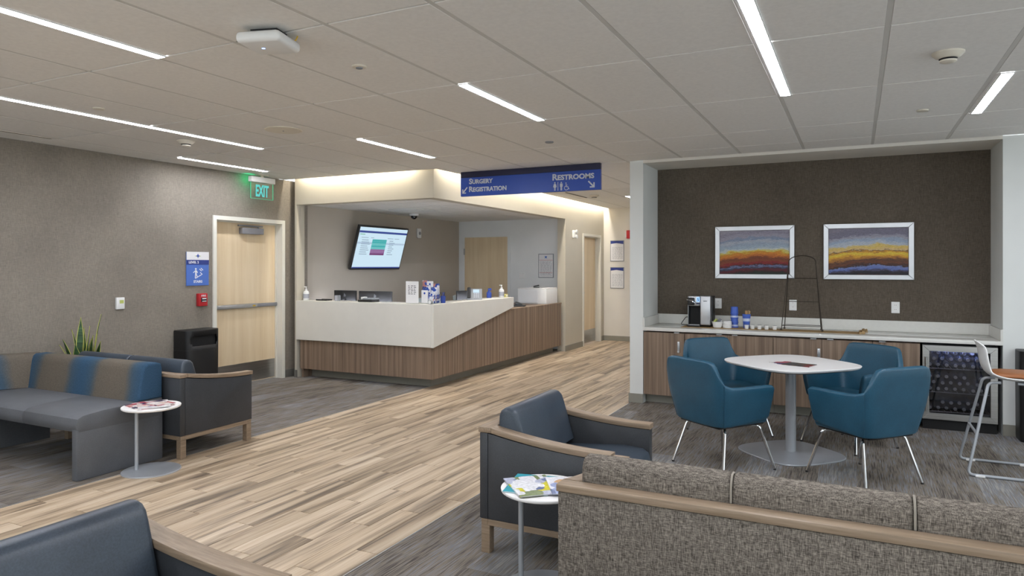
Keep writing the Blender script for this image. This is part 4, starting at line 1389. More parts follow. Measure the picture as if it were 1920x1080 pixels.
obj('pictogram', pictogram('man', (-3.045, yf, 2.378), XR, ZU, 0.098), 'letter_grey', sg)
obj('pictogram', pictogram('chair', (-2.985, yf, 2.378), XR, ZU, 0.09), 'letter_grey', sg)
obj('divider', flat(bmesh.new(), (-3.09, yf, 2.378), XR, ZU, rectp(0, 0.006, 0, 0.1)), 'letter_grey', sg)

# ------------------------------------------------------------------ exit sign
ex = thing('exit_sign', 'green edge-lit exit sign hanging from the ceiling above the stair door', 'exit sign', (0, 0, 0))
ey0, ey1, exx = 6.30, 6.665, -6.78
obj('housing', B(exx - 0.03, exx + 0.03, ey0 - 0.015, ey1 + 0.015, 2.563, 2.632, 0.004, 2), 'white_pl', ex)
bm = bmesh.new(); box(bm, exx - 0.035, exx + 0.035, 6.40, 6.56, 2.654, 2.6665); box(bm, exx - 0.012, exx + 0.012, 6.46, 6.50, 2.632, 2.655)
obj('canopy', bm, 'cream_pl', ex)
pane = obj('clear_panel', B(exx - 0.004, exx + 0.004, ey0, ey1, 2.362, 2.562), 'acrylic', ex)
bm = bmesh.new()
box(bm, exx - 0.005, exx + 0.005, ey0 - 0.004, ey0, 2.358, 2.562); box(bm, exx - 0.005, exx + 0.005, ey1, ey1 + 0.004, 2.358, 2.562)
box(bm, exx - 0.005, exx + 0.005, ey0, ey1, 2.356, 2.360)
obj('lit_edge', bm, 'exit_edge', pane)
text('lettering', 'EXIT', 'exit_letter', pane, (exx + 0.0045, ey0 + 0.075, 2.385), YR, ZU, 0.215, 0.15, 0.002, False, 0.03)
obj('lamp_slot', B(exx - 0.0325, exx - 0.0301, ey0 - 0.01, ey0 + 0.10, 2.58, 2.615), 'exit_lamp', ex)

# ------------------------------------------------------------------ stair sign, pull station, wall plate
ss = thing('stair_sign', 'blue and white Level 2 Stairs sign on the taupe wall', 'sign', (0, 0, 0))
y0, y1, z0, z1 = 5.474, 5.781, 1.277, 1.672
wx = WL
obj('backing', B(wx, wx + 0.012, y0, y1, z0, z1, 0.002, 1), 'blue_light', ss)
obj('white_band', B(wx + 0.012, wx + 0.0135, y0, y1, 1.578, z1), 'paper', ss)
obj('dark_band', B(wx + 0.012, wx + 0.0135, y0, y1, 1.522, 1.5775), 'blue_dark', ss)
text('lettering', 'LEVEL 2', 'letter', ss, (wx + 0.0135, y0 + 0.03, 1.536), YR, ZU, 0.135, 0.028, 0.001, False, 0.03)
text('lettering', 'STAIRS', 'letter', ss, (wx + 0.012, y0 + 0.095, 1.31), YR, ZU, 0.12, 0.03, 0.001, False, 0.03)
bm = bmesh.new()
o_ = (wx + 0.012, y0, z0)
f = lambda p, d=0.001: flat(bm, o_, YR, ZU, p, d)
f(circ(0.125, 0.195, 0.011)); f(thick((0.125, 0.18), (0.127, 0.13), 0.02)); f(thick((0.115, 0.172), (0.09, 0.15), 0.009), 0.0011); f(thick((0.133, 0.175), (0.15, 0.15), 0.009), 0.0011)
f(thick((0.122, 0.135), (0.118, 0.088), 0.011), 0.0012); f(thick((0.13, 0.135), (0.145, 0.105), 0.011), 0.0012); f(thick((0.118, 0.085), (0.205, 0.128), 0.009), 0.0013)
for a in ((0.175, 0.195), (0.195, 0.205), (0.185, 0.155)):
    f(thick(a, (a[0] + 0.03, a[1] - 0.025), 0.009), 0.0014)
obj('pictogram', bm, 'letter', ss)
bm = bmesh.new()
o_ = (wx + 0.0135, y0, z0)
for i in range(8):
    a = 2 * PI * i / 8
    r = 0.03 if i % 2 == 0 else 0.02
    flat(bm, o_, YR, ZU, [(0.153 + 0.008 * math.cos(a + 1.2), 0.348 + 0.008 * math.sin(a + 1.2)), (0.153 + r * math.cos(a), 0.348 + r * math.sin(a)), (0.153 + 0.008 * math.cos(a - 1.2), 0.348 + 0.008 * math.sin(a - 1.2))], 0.001 + 0.0001 * i)
obj('emblem', bm, 'blue', ss)
bm = bmesh.new()
for s in (-1, 1):
    flat(bm, o_, YR, ZU, thick((0.153 + s * 0.012, 0.342), (0.153 + s * 0.042, 0.348), 0.006), 0.0008)
obj('emblem', bm, 'scr_green' if False else 'packet_green', ss)

fp = thing('fire_pull_station', 'red fire alarm pull station below the stair sign', 'fire alarm', (0, 0, 0))
obj('body', B(wx, wx + 0.05, 5.612, 5.735, 1.035, 1.185, 0.008, 2), 'red_pl', fp)
obj('handle', B(wx + 0.05, wx + 0.062, 5.64, 5.712, 1.085, 1.135, 0.003, 1), 'black_pl', fp)
text('lettering', 'FIRE', 'letter', fp, (wx + 0.0505, 5.645, 1.148), YR, ZU, 0.062, 0.02, 0.001, False, 0.02)
obj('label', B(wx + 0.062, wx + 0.063, 5.648, 5.704, 1.118, 1.130), 'paper', fp)
obj('label', B(wx + 0.062, wx + 0.063, 5.648, 5.704, 1.090, 1.098), 'paper', fp)
wp = thing('wall_control', 'small white wall control with a tiny display on the taupe wall', 'wall control', (0, 0, 0))
obj('body', B(wx, wx + 0.028, 4.622, 4.712, 1.055, 1.178, 0.005, 2), 'white_pl', wp)
obj('display', B(wx + 0.028, wx + 0.029, 4.655, 4.70, 1.115, 1.15), 'packet_green', wp)

# ------------------------------------------------------------------ TV and wall bits in the reception
tv = thing('wall_television', 'tilted wall television showing a schedule table behind the reception desk', 'television', (WL + 0.17, 8.905, 1.785))
tv.rotation_euler = (0, math.radians(16), 0)
tw, th = 1.26, 0.70
bm = bmesh.new(); box(bm, -0.045, 0.0, -tw / 2, tw / 2, -th / 2, th / 2, 0.006, 2)
obj('casing', bm, 'black_pl', tv)
sw_, sh_ = tw / 2 - 0.022, th / 2 - 0.025
scr = obj('screen', B(0.0, 0.0015, -sw_, sw_, -sh_, sh_), 'scr_base', tv)
o_ = (0.0015, -sw_, -sh_)
WW, HH = 2 * sw_, 2 * sh_
def sbar(u0, u1, v0, v1, m, d=0.0006):
    obj('screen_graphic', flat(bmesh.new(), o_, YR, ZU, rectp(u0 * WW, u1 * WW, v0 * HH, v1 * HH), d), m, scr)
sbar(0, 1, 0.865, 0.915, 'scr_head'); sbar(0.0, 1, 0.0, 0.03, 'scr_head'); sbar(0.02, 0.12, 0.82, 0.835, 'scr_green')
sbar(0.0, 1.0, 0.595, 0.64, 'scr_row')
rowsm = ['scr_teal', 'scr_teal', 'scr_teal2', 'scr_teal', 'scr_teal2', 'scr_purple', 'scr_purple', 'scr_plum']
for i, m in enumerate(rowsm):
    sbar(0.29, 0.585, 0.67 - i * 0.049, 0.717 - i * 0.049, m, 0.0009)
bm = bmesh.new()
for i in range(8):
    v = 0.683 - i * 0.049
    for (u0, u1) in ((0.08, 0.08 + 0.13 + 0.02 * ((i * 7) % 3)), (0.65, 0.65 + 0.08 + 0.02 * ((i * 5) % 3))):
        flat(bm, o_, YR, ZU, rectp(u0 * WW, u1 * WW, v * HH, (v + 0.016) * HH), 0.001)
for (u0, u1) in ((0.06, 0.2), (0.25, 0.31), (0.6, 0.72), (0.75, 0.85)):
    flat(bm, o_, YR, ZU, rectp(u0 * WW, u1 * WW, 0.745 * HH, 0.757 * HH), 0.001)
obj('screen_text', bm, 'scr_text', scr)
bm = bmesh.new(); box(bm, -0.165, -0.045, -0.12, 0.12, -0.06, 0.06)
obj('wall_mount', bm, 'black_pl', tv)

sd = thing('wall_chime', 'white oval chime on the taupe wall beside the television', 'chime', (WL, 10.20, 2.08))
bm = bmesh.new(); box(bm, 0, 0.035, -0.055, 0.055, -0.085, 0.085, 0.012, 3)
obj('body', bm, 'white_pl', sd)
bm = bmesh.new(); lathe(bm, [(0.03, 0.035), (0.028, 0.042), (0.02, 0.044)], 16, (0, 0, 0), 'x')
obj('grille', bm, 'grey_pl', sd)
dc = thing('dome_camera', 'black dome camera under the low reception ceiling', 'camera', (-6.50, 9.46, 2.3595))
bm = bmesh.new(); lathe(bm, [(0.075, 0.0), (0.075, -0.028), (0.06, -0.036)], 24)
obj('housing', bm, 'white_pl', dc)
bm = bmesh.new(); lathe(bm, [(0.052, -0.036), (0.05, -0.055), (0.036, -0.078), (0.012, -0.09)], 20)
obj('dome', bm, 'dome', dc)
vg = thing('ceiling_vent', 'white square air vent in the low reception ceiling', 'vent', (-6.0, 8.75, 2.3595))
bm = bmesh.new()
for a in (0.28, 0.21, 0.14, 0.07):
    for q in ((-a, a, -a, -a + 0.03), (-a, a, a - 0.03, a), (-a, -a + 0.03, -a + 0.03, a - 0.03), (a - 0.03, a, -a + 0.03, a - 0.03)):
        box(bm, q[0], q[1], q[2], q[3], -0.012, 0.0)
obj('louvre', bm, 'white_pl', vg)

def notice(name, label, org, right, w, h, cat='notice', frame='grey_pl', head=None, group=None):
    t = thing(name, label, cat, (0, 0, 0), 0, group)
    org, right = Vector(org), Vector(right)
    nrm = right.cross(Vector(ZU))
    obj('frame', flat(bmesh.new(), org, right, ZU, rectp(0, w, 0, h), 0.014), frame, t)
    p = obj('sheet', flat(bmesh.new(), org + nrm * 0.0142, right, ZU, rectp(0.012, w - 0.012, 0.012, h - 0.012), 0.001), 'paper', t)
    o2 = org + nrm * 0.0153
    if head:
        obj('header', flat(bmesh.new(), o2, right, ZU, [(0.012, h - 0.07), (0.45 * w, h - 0.055), (w - 0.012, h - 0.075), (w - 0.012, h - 0.012), (0.012, h - 0.012)], 0.0006), head, p)
    bm = bmesh.new()
    n = int((h - 0.16) / 0.018)
    for i in range(n):
        v = 0.045 + i * 0.018
        u = 0.04
        rr = random.Random(i * 3 + int(w * 1000))
        while u < w - 0.05:
            d_ = rr.uniform(0.02, 0.06)
            flat(bm, o2, right, ZU, rectp(u, min(u + d_, w - 0.03), v, v + 0.006), 0.0005)
            u += d_ + 0.012
    obj('printed_lines', bm, 'print_grey', p)
    if not head:
        bm = bmesh.new()
        flat(bm, o2, right, ZU, rectp(0.02, w - 0.02, h * 0.73, h * 0.742), 0.0007); flat(bm, o2, right, ZU, rectp(0.02, w - 0.02, h * 0.205, h * 0.215), 0.0007)
        obj('rule', bm, 'red_pl', p)
        obj('crest', flat(bmesh.new(), o2, right, ZU, [(w / 2 + (0.035 if i % 2 else 0.015) * math.cos(PI * i / 4), h * 0.86 + (0.035 if i % 2 else 0.015) * math.sin(PI * i / 4)) for i in range(8)], 0.0006), 'blue_light', p)
    return t
notice('framed_notice', 'framed notice with a small crest on the reception back wall', (-5.222, REC_Y, 1.29), XR, 0.30, 0.437)
notice('wall_notice', 'upper of two corridor notices with dark blue header', (-4.445, FARY, 1.598), XR, 0.285, 0.42, head='blue_dark', group='corridor notices')
notice('wall_notice', 'lower of two corridor notices with dark blue header', (-4.445, FARY, 1.055), XR, 0.285, 0.425, head='blue_dark', group='corridor notices')
fs = thing('fire_strobe', 'red fire strobe on the corridor end wall beside the pier', 'fire alarm', (0, 0, 0))
obj('body', B(-4.10, -3.98, FARY - 0.045, FARY, 2.05, 2.215, 0.006, 2), 'red_pl', fs)
obj('lens', B(-4.135, -4.101, FARY - 0.03, FARY, 2.07, 2.20, 0.004, 2), 'white_pl', fs)
st = thing('wall_speaker', 'white two-headed emergency light on the beige corridor wall', 'emergency light', (CX, 11.70, 2.08))
bm = bmesh.new(); box(bm, 0, 0.05, -0.04, 0.04, -0.07, 0.07, 0.01, 2)
obj('body', bm, 'white_pl', st)
for z in (-0.045, 0.045):
    bm = bmesh.new(); lathe(bm, [(0.02, 0.05), (0.036, 0.07), (0.036, 0.085), (0.02, 0.09)], 14, (0, 0.0, z), 'x')
    obj('lamp_head', bm, 'white_pl', st)
sp = thing('light_switch', 'white square switch plate beside the reception back door', 'switch', (0, 0, 0))
obj('plate', B(-5.625, -5.50, REC_Y - 0.008, REC_Y, 1.27, 1.385, 0.003, 1), 'white_pl', sp)
for i in range(2):
    obj('rocker', B(-5.608 + i * 0.05, -5.57 + i * 0.05, REC_Y - 0.012, REC_Y - 0.008, 1.295, 1.36), 'white_lam', sp)

# ------------------------------------------------------------------ ceiling devices
def disc(name, label, cat, x, y, r, mat='white_pl', z=CEIL, group=None, hole=None):
    t = thing(name, label, cat, (x, y, z), 0, group)
    bm = bmesh.new(); lathe(bm, [(r, 0.0), (r, -0.006), (r * 0.9, -0.010), (r * 0.3, -0.011)], 28)
    obj('cover_plate', bm, mat, t)
    if hole:
        bm = bmesh.new(); lathe(bm, [(r * 0.5, -0.0105), (r * 0.45, -0.016), (r * 0.1, -0.017)], 16)
        obj('eye', bm, hole, t)
    return t
disc('occupancy_sensor', 'round occupancy sensor right of the wifi box', 'sensor', -2.58, 3.20, 0.042, 'cream_pl', hole='grey_pl')
disc('sprinkler_cover', 'round sprinkler cover above the longest light strip at left', 'sprinkler', -4.985, 3.205, 0.04, 'cream_pl', group='sprinkler covers')
disc('sprinkler_cover', 'round sprinkler cover beside the exit sign', 'sprinkler', -6.14, 5.96, 0.04, 'cream_pl', group='sprinkler covers')
disc('sprinkler_cover', 'round sprinkler cover above the blue hanging sign', 'sprinkler', -2.57, 5.95, 0.04, 'grey_pl', group='sprinkler covers')
disc('sprinkler_cover', 'round sprinkler cover beside the short light strip at right', 'sprinkler', 0.44, 5.97, 0.04, 'cream_pl', group='sprinkler covers')
t = thing('ceiling_speaker', 'large round ceiling speaker grille', 'speaker', (-4.365, 4.41, CEIL))
bm = bmesh.new(); lathe(bm, [(0.155, 0.0), (0.155, -0.005), (0.145, -0.009), (0.132, -0.006)], 40)
obj('rim', bm, 'cream_pl', t)
bm = bmesh.new(); lathe(bm, [(0.132, -0.001), (0.13, -0.007), (0.06, -0.010), (0.012, -0.0105)], 36)
obj('grille', bm, 'cream_pl', t)
bm = bmesh.new(); lathe(bm, [(0.008, -0.010), (0.006, -0.014), (0.002, -0.0145)], 10)
obj('screw', bm, 'grey_pl', t)
def smoke(label, x, y, mat):
    t = thing('smoke_detector', label, 'smoke detector', (x, y, CEIL), 0, 'smoke detectors')
    bm = bmesh.new(); lathe(bm, [(0.078, 0.0), (0.078, -0.008), (0.060, -0.026), (0.045, -0.034)], 28)
    obj('base', bm, mat, t)
    bm = bmesh.new(); lathe(bm, [(0.045, -0.034), (0.040, -0.040), (0.040, -0.043)], 24)
    obj('vent_ring', bm, 'black_pl', t)
    bm = bmesh.new(); lathe(bm, [(0.043, -0.043), (0.041, -0.050), (0.028, -0.056), (0.01, -0.057)], 24)
    obj('cap', bm, mat, t)
smoke('white smoke detector on the ceiling near the taupe wall at left', -5.56, 4.40, 'cream_pl')
smoke('cream smoke detector on the ceiling at upper right', 0.445, 4.42, 'cream_pl')
smoke('smoke detector in the corridor ceiling behind the hanging sign', -3.855, 10.78, 'cream_pl')
vd = thing('linear_diffuser', 'narrow black slot diffuser along the ceiling edge at far left', 'vent', (0, 0, CEIL), 0, 'linear diffusers')
obj('slot', B(-6.572, -6.548, GY0 - GYS + 0.02, GY0 + GYS - 0.02, -0.004, -0.0005), 'black_dull', vd)
bm = bmesh.new(); box(bm, -6.58, -6.572, GY0 - GYS + 0.02, GY0 + GYS - 0.02, -0.005, -0.0005); box(bm, -6.548, -6.54, GY0 - GYS + 0.02, GY0 + GYS - 0.02, -0.005, -0.0005)
obj('flange', bm, 'cream_pl', vd)
vd = thing('linear_diffuser', 'narrow black slot diffuser in the corridor ceiling', 'vent', (0, 0, CEIL), 0, 'linear diffusers')
obj('slot', B(-4.125, -4.10, 10.18, 11.12, -0.004, -0.0005), 'black_dull', vd)
ap = thing('wifi_access_point', 'white square wifi box hanging under the ceiling with a yellow cable', 'wifi box', (-2.605, 2.535, CEIL), 0.28)
bm = bmesh.new()
box(bm, -0.115, 0.115, -0.115, 0.115, -0.080, -0.026, 0.022, 4)
bdy = obj('body', bm, 'white_pl', ap)
obj('status_light', B(-0.035, -0.022, -0.006, 0.004, -0.0815, -0.0802), 'led', bdy)
bm = bmesh.new(); box(bm, -0.06, 0.06, -0.06, 0.06, -0.026, -0.012); box(bm, -0.07, 0.07, -0.05, 0.05, -0.012, -0.0005)
obj('bracket', bm, 'black_pl', ap)
bm = bmesh.new(); tube(bm, fillet([(0.085, 0.075, -0.030), (0.10, 0.085, -0.02), (0.112, 0.08, -0.001)], 0.01, 4), 0.0035, 8)
obj('cable', bm, 'yellow_pl', ap)

# ------------------------------------------------------------------ pictures and outlets in the alcove
def picture(label, x0, x1, z0, z1, art):
    t = thing('framed_picture', label, 'picture', (0, AY1, 0), 0, 'framed landscape prints')
    bm = bmesh.new()
    f_, d_ = 0.05, 0.025
    prism(bm, [(x0, z0), (x0 + f_, z0 + f_), (x0 + f_, z1 - f_), (x0, z1)], 'y', -d_, 0, 0.003, 1)
    prism(bm, [(x1, z0), (x1, z1), (x1 - f_, z1 - f_), (x1 - f_, z0 + f_)], 'y', -d_, 0, 0.003, 1)
    prism(bm, [(x0, z0), (x1, z0), (x1 - f_, z0 + f_), (x0 + f_, z0 + f_)], 'y', -d_, 0, 0.003, 1)
    prism(bm, [(x0, z1), (x0 + f_, z1 - f_), (x1 - f_, z1 - f_), (x1, z1)], 'y', -d_, 0, 0.003, 1)
    obj('frame', bm, 'alu', t)
    obj('print', B(x0 + f_, x1 - f_, -0.012, -0.001, z0 + f_, z1 - f_), art, t)
picture('framed landscape print with red field and yellow hill, left of the wire rack', -1.436, -0.60, 1.367, 1.95, 'art1')
picture('framed landscape print with glowing yellow sky, right of the wire rack', -0.315, 0.521, 1.366, 1.95, 'art2')
def outlet(label, x):
    t = thing('wall_outlet', label, 'outlet', (x, AY1, 1.083), 0, 'wall outlets')
    obj('plate', B(-0.038, 0.038, -0.006, 0, -0.058, 0.058, 0.003, 1), 'white_pl', t)
    for z in (-0.022, 0.022):
        o = obj('socket', B(-0.017, 0.017, -0.009, -0.006, z - 0.015, z + 0.015, 0.002, 1), 'white_lam', t)
        bm = bmesh.new()
        for s in (-0.006, 0.006):
            box(bm, s - 0.0012, s + 0.0012, -0.0095, -0.0089, z - 0.002, z + 0.008)
        obj('slot', bm, 'black_pl', o)
outlet('white outlet half hidden behind the coffee machine', -1.405)
outlet('white outlet behind the wire rack', -0.617)
outlet('white outlet at the right end of the alcove wall', 0.356)

# ------------------------------------------------------------------ things on the counter
CZ = 0.837
rn = thing('burlap_runner', 'tan burlap runner lying along the counter with a rolled frayed end', 'runner', (0, 0, CZ + 0.0005))
obj('cloth', B(-1.72, 0.04, 7.60, 7.85, 0.0005, 0.004), 'burlap', rn)
bm = bmesh.new()
tube(bm, [(0.06, 7.60, 0.018), (0.063, 7.68, 0.022), (0.058, 7.77, 0.019), (0.064, 7.85, 0.023)], 0.017, 12)
tube(bm, [(0.035, 7.60, 0.0125), (0.03, 7.72, 0.0135), (0.034, 7.85, 0.0125)], 0.0115, 10)
rl = obj('rolled_end', bm, 'burlap', rn)
bm = bmesh.new()
for i in range(46):
    y = 7.60 + 0.25 * i / 45
    a = random.uniform(-0.6, 0.9); r_ = random.uniform(0.02, 0.032)
    tube(bm, [(0.07, y, 0.022), (0.07 + r_ * math.cos(a), y + random.uniform(-0.006, 0.006), 0.024 + r_ * math.sin(a) * 0.8)], 0.0016, 4)
fr_ = obj('fringe', bm, 'burlap', rl); fr_['kind'] = 'stuff'
RZ = CZ + 0.0047
km = thing('coffee_machine', 'silver and black single-cup coffee machine on the counter', 'coffee machine', (-1.535, 7.80, RZ))
bm = bmesh.new()
box(bm, -0.125, 0.125, -0.03, 0.125, 0.0, 0.335, 0.012, 3)
obj('body', bm, 'black_pl', km)
obj('side_panel', B(0.005, 0.115, -0.115, -0.031, 0.018, 0.340, 0.010, 3), 'alu', km)
bm = bmesh.new(); box(bm, -0.125, 0.004, -0.105, -0.031, 0.225, 0.338, 0.010, 3)
obj('brew_head', bm, 'alu', km)
obj('brew_pocket', B(-0.118, 0.003, -0.034, -0.0305, 0.03, 0.224), 'black_dull', km)
obj('side_trim', B(-0.130, -0.1255, -0.10, 0.10, 0.02, 0.33, 0.002, 1), 'alu', km)
obj('lever', B(-0.128, -0.055, -0.128, -0.106, 0.235, 0.318, 0.010, 3), 'black_pl', km)
bm = bmesh.new(); tube(bm, fillet([(-0.135, -0.125, 0.295), (-0.09, -0.14, 0.29), (-0.05, -0.135, 0.265), (-0.035, -0.115, 0.245)], 0.02, 4), 0.006, 8)
obj('lever_bar', bm, 'chrome', km)
ds = obj('display', B(-0.035, 0.0, -0.1065, -0.1052, 0.272, 0.325), 'lcd', km)
text('lettering', '5', 'lcd_dark', ds, (-0.026, -0.1066, 0.280), XR, ZU, 0.017, 0.034, 0.0006, False, 0.03)
obj('button', B(-0.038, 0.0, -0.1072, -0.1052, 0.248, 0.262, 0.001, 1), 'lcd_dark', km)
obj('badge', B(0.04, 0.08, -0.1165, -0.1151, 0.277, 0.288, 0.001, 1), 'grey_pl', km)
obj('drip_tray', B(-0.13, 0.01, -0.13, -0.031, 0.0, 0.02, 0.004, 2), 'black_pl', km)
obj('drip_grate', B(-0.12, 0.0, -0.122, -0.04, 0.02, 0.024), 'alu', km)
bm = bmesh.new(); tube(bm, fillet([(-0.12, 0.06, 0.04), (-0.17, 0.04, 0.11), (-0.235, 0.02, 0.012), (-0.19, -0.0, 0.008), (-0.13, 0.0, 0.010)], 0.04, 6), 0.004, 8)
obj('power_cord', bm, 'black_pl', km)
def cup_stack(name, label, x, y, r0, r1, h, n, mat, cat, group=None, step=None):
    t = thing(name, label, cat, (x, y, RZ), 0, group)
    return t
t = thing('cup_stack', 'stack of upside-down blue paper cups behind the white lids', 'paper cups', (-1.185, 7.80, RZ))
for i in range(4):
    z = i * 0.048
    bm = bmesh.new(); lathe(bm, [(0.042, z), (0.0425, z + 0.006), (0.040, z + 0.008), (0.036, z + 0.080 if i == 3 else z + 0.0479)], 24)
    c = obj('cup', bm, 'cup_blue', t)
    if i % 2 == 0:
        bm = bmesh.new(); lathe(bm, [(0.0404, z + 0.014), (0.0392, z + 0.032)], 24, cap=False)
        obj('pale_band', bm, 'cup_band', c)
t = thing('lid_stack', 'stack of white cup lids in front of the blue cups', 'cup lids', (-1.245, 7.70, RZ))
for i in range(5):
    z = i * 0.015
    bm = bmesh.new(); lathe(bm, [(0.046, z), (0.048, z + 0.004), (0.045, z + 0.010), (0.042, z + 0.0149)], 24)
    obj('lid', bm, 'white_pl', t)
t = thing('packet_bowl', 'small white bowl of sugar packets right of the coffee machine', 'bowl', (-1.345, 7.68, RZ))
bm = bmesh.new(); lathe(bm, [(0.035, 0.0), (0.042, 0.004), (0.055, 0.058), (0.058, 0.066), (0.052, 0.066), (0.04, 0.01), (0.01, 0.008)], 22)
obj('bowl', bm, 'white_pl', t)
for i in range(9):
    a = i * 2.4
    bm = bmesh.new(); box(bm, -0.016, 0.016, -0.0015, 0.0015, -0.028, 0.028)
    o = obj('packet', bm, ['paper', 'packet_green', 'packet_grey'][i % 3], t, loc=(0.022 * math.cos(a), 0.022 * math.sin(a), 0.062 + 0.004 * (i % 3)), rot=(0.5 * math.sin(a), 0.6 * math.cos(a), a))
t = thing('stirrer_cup', 'blue paper cup holding wooden stirrers', 'cup', (-1.055, 7.76, RZ))
bm = bmesh.new(); lathe(bm, [(0.030, 0.0), (0.031, 0.004), (0.043, 0.145), (0.044, 0.150), (0.040, 0.150), (0.029, 0.01), (0.005, 0.01)], 24)
c = obj('cup', bm, 'cup_blue', t)
bm = bmesh.new(); lathe(bm, [(0.0375, 0.075), (0.0402, 0.105)], 24, cap=False)
obj('pale_band', bm, 'cup_band', c)
for i in range(14):
    a = i * 2.399; r = 0.004 + 0.0021 * i
    obj('stirrer', B(-0.003, 0.003, -0.0008, 0.0008, 0.0, 0.168 + 0.006 * (i % 3)), 'stir', t, loc=(r * 0.7 * math.cos(a), r * 0.7 * math.sin(a), 0.012), rot=(0.10 * math.sin(-a) * r / 0.03, 0.10 * math.cos(a) * r / 0.03, a))
pod = None
for i, (x, y, lab) in enumerate([(-1.04, 7.66, 'white coffee pod standing in front of the stirrer cup'), (-0.985, 7.69, 'second coffee pod from the left, just right of the stirrer cup'), (-0.915, 7.69, 'middle coffee pod of the row on the runner'), (-0.845, 7.69, 'fourth coffee pod from the left'), (-0.765, 7.70, 'rightmost coffee pod, nearest to the wire rack')]):
    if pod is None:
        pod = thing('coffee_pod', lab, 'coffee pod', (x, y, RZ), 0, 'coffee pods')
        bm = bmesh.new(); lathe(bm, [(0.018, 0.0), (0.019, 0.003), (0.0225, 0.040), (0.0255, 0.041), (0.0255, 0.043)], 20)
        obj('pod_cup', bm, 'white_pl', pod)
        bm = bmesh.new(); lathe(bm, [(0.0245, 0.043), (0.0240, 0.0438), (0.004, 0.0439)], 20)
        obj('foil_lid', bm, 'foil', pod)
    else:
        c = copy_tree(pod); c.location = (x, y, RZ); tag(c, lab, 'coffee pod', 'coffee pods')
wr = thing('wire_rack', 'empty dark wire rack with an arched top on the counter', 'wire rack', (-0.507, 7.80, CZ + 0.0008))
zr = lambda t_: (0.19 - 0.062 * t_)
HT = 0.715
for s in (-1, 1):
    for yy, nm in ((-0.085, 'front_leg'), (0.075, 'back_leg')):
        bm = bmesh.new(); cyl(bm, (s * 0.195 if yy < 0 else s * 0.178, yy, 0.008), (s * 0.128, -0.01 if yy < 0 else 0.0, HT), 0.0042, 8)
        obj('leg', bm, 'dark_metal', wr)
        bm = bmesh.new(); lathe(bm, [(0.009, 0.0045), (0.011, 0.008), (0.009, 0.018)], 10, (s * 0.195 if yy < 0 else s * 0.178, yy, 0))
        obj('foot', bm, 'dark_metal', wr)
bm = bmesh.new()
tube(bm, [(0.128 * math.sin(-PI / 2 + PI * i / 14), -0.006, HT + 0.062 * math.cos(-PI / 2 + PI * i / 14)) for i in range(15)], 0.0045, 8)
obj('arch', bm, 'dark_metal', wr)
for z, q in ((0.30, 0.30 / HT), (0.54, 0.54 / HT)):
    bm = bmesh.new(); w_ = 0.187 - (0.187 - 0.128) * q
    cyl(bm, (-w_, -0.045 * (1 - q), z), (w_, -0.045 * (1 - q), z), 0.0035, 8)
    obj('crossbar', bm, 'dark_metal', wr)
bm = bmesh.new()
cyl(bm, (-0.19, -0.08, 0.05), (0.19, -0.08, 0.05), 0.003, 8); cyl(bm, (-0.172, 0.07, 0.05), (0.172, 0.07, 0.05), 0.003, 8)
cyl(bm, (-0.19, -0.08, 0.05), (-0.172, 0.07, 0.05), 0.003, 8); cyl(bm, (0.19, -0.08, 0.05), (0.172, 0.07, 0.05), 0.003, 8)
obj('bottom_ring', bm, 'dark_metal', wr)

# ------------------------------------------------------------------ things on the reception desk
def soap(label, loc, s=1.0):
    t = thing('pump_bottle', label, 'pump bottle', loc, 0, 'hand sanitiser bottles')
    bm = bmesh.new(); lathe(bm, [(0.036 * s, 0.0), (0.039 * s, 0.006), (0.039 * s, 0.10 * s), (0.034 * s, 0.118 * s), (0.016 * s, 0.130 * s), (0.014 * s, 0.140 * s)], 20)
    b = obj('bottle', bm, 'white_pl', t)
    bm = bmesh.new(); lathe(bm, [(0.0395 * s, 0.025 * s), (0.0395 * s, 0.085 * s)], 20, cap=False)
    obj('label_band', bm, 'print_grey', b)
    bm = bmesh.new(); cyl(bm, (0, 0, 0.138 * s), (0, 0, 0.175 * s), 0.006, 8); lathe(bm, [(0.015 * s, 0.140 * s), (0.015 * s, 0.155 * s)], 14)
    box(bm, -0.035 * s, 0.012 * s, -0.007 * s, 0.007 * s, 0.172 * s, 0.186 * s, 0.004, 2)
    obj('pump', bm, 'white_lam', t)
DZ = 1.0405
soap('white pump bottle at the left end of the reception desk', (-6.73, 7.22, DZ))
soap('white pump bottle on the right wing of the reception desk', (-4.70, 9.10, DZ))
def monitor(label, x, w, y, top, rz):
    t = thing('computer_monitor', label, 'monitor', (x, y, 0.7405), rz, 'reception monitors')
    h = 0.31
    zt2 = top - 0.7405
    obj('casing', B(-w / 2, w / 2, 0.0, 0.035, zt2 - h, zt2, 0.006, 2), 'black_pl', t)
    bm = bmesh.new(); box(bm, -0.03, 0.03, -0.03, -0.001, 0.012, zt2 - 0.12); box(bm, -0.11, 0.11, -0.08, 0.09, 0, 0.012, 0.003, 1)
    obj('stand', bm, 'black_pl', t)
    bm = bmesh.new()
    for i in range(3):
        flat(bm, (-0.02, 0.0, zt2 - 0.085), XR, ZU, thick((0.008 + i * 0.012, 0.0), (0.016 + i * 0.012, 0.045 - 0.01 * i), 0.005), 0.0012)
    obj('logo', bm, 'grey_pl', t)
    obj('screen', B(-w / 2 + 0.01, w / 2 - 0.01, 0.035, 0.036, zt2 - h + 0.01, zt2 - 0.01), 'scr_base', t)
monitor('narrower black monitor seen from behind, at left on the desk', -6.40, 0.40, 7.62, 1.165, -0.06)
monitor('wider black monitor seen from behind, nearer the brochures', -5.91, 0.54, 7.66, 1.16, 0.03)
t = thing('card_box', 'small grey upright box in front of the narrower monitor', 'box', (-6.20, 7.24, DZ))
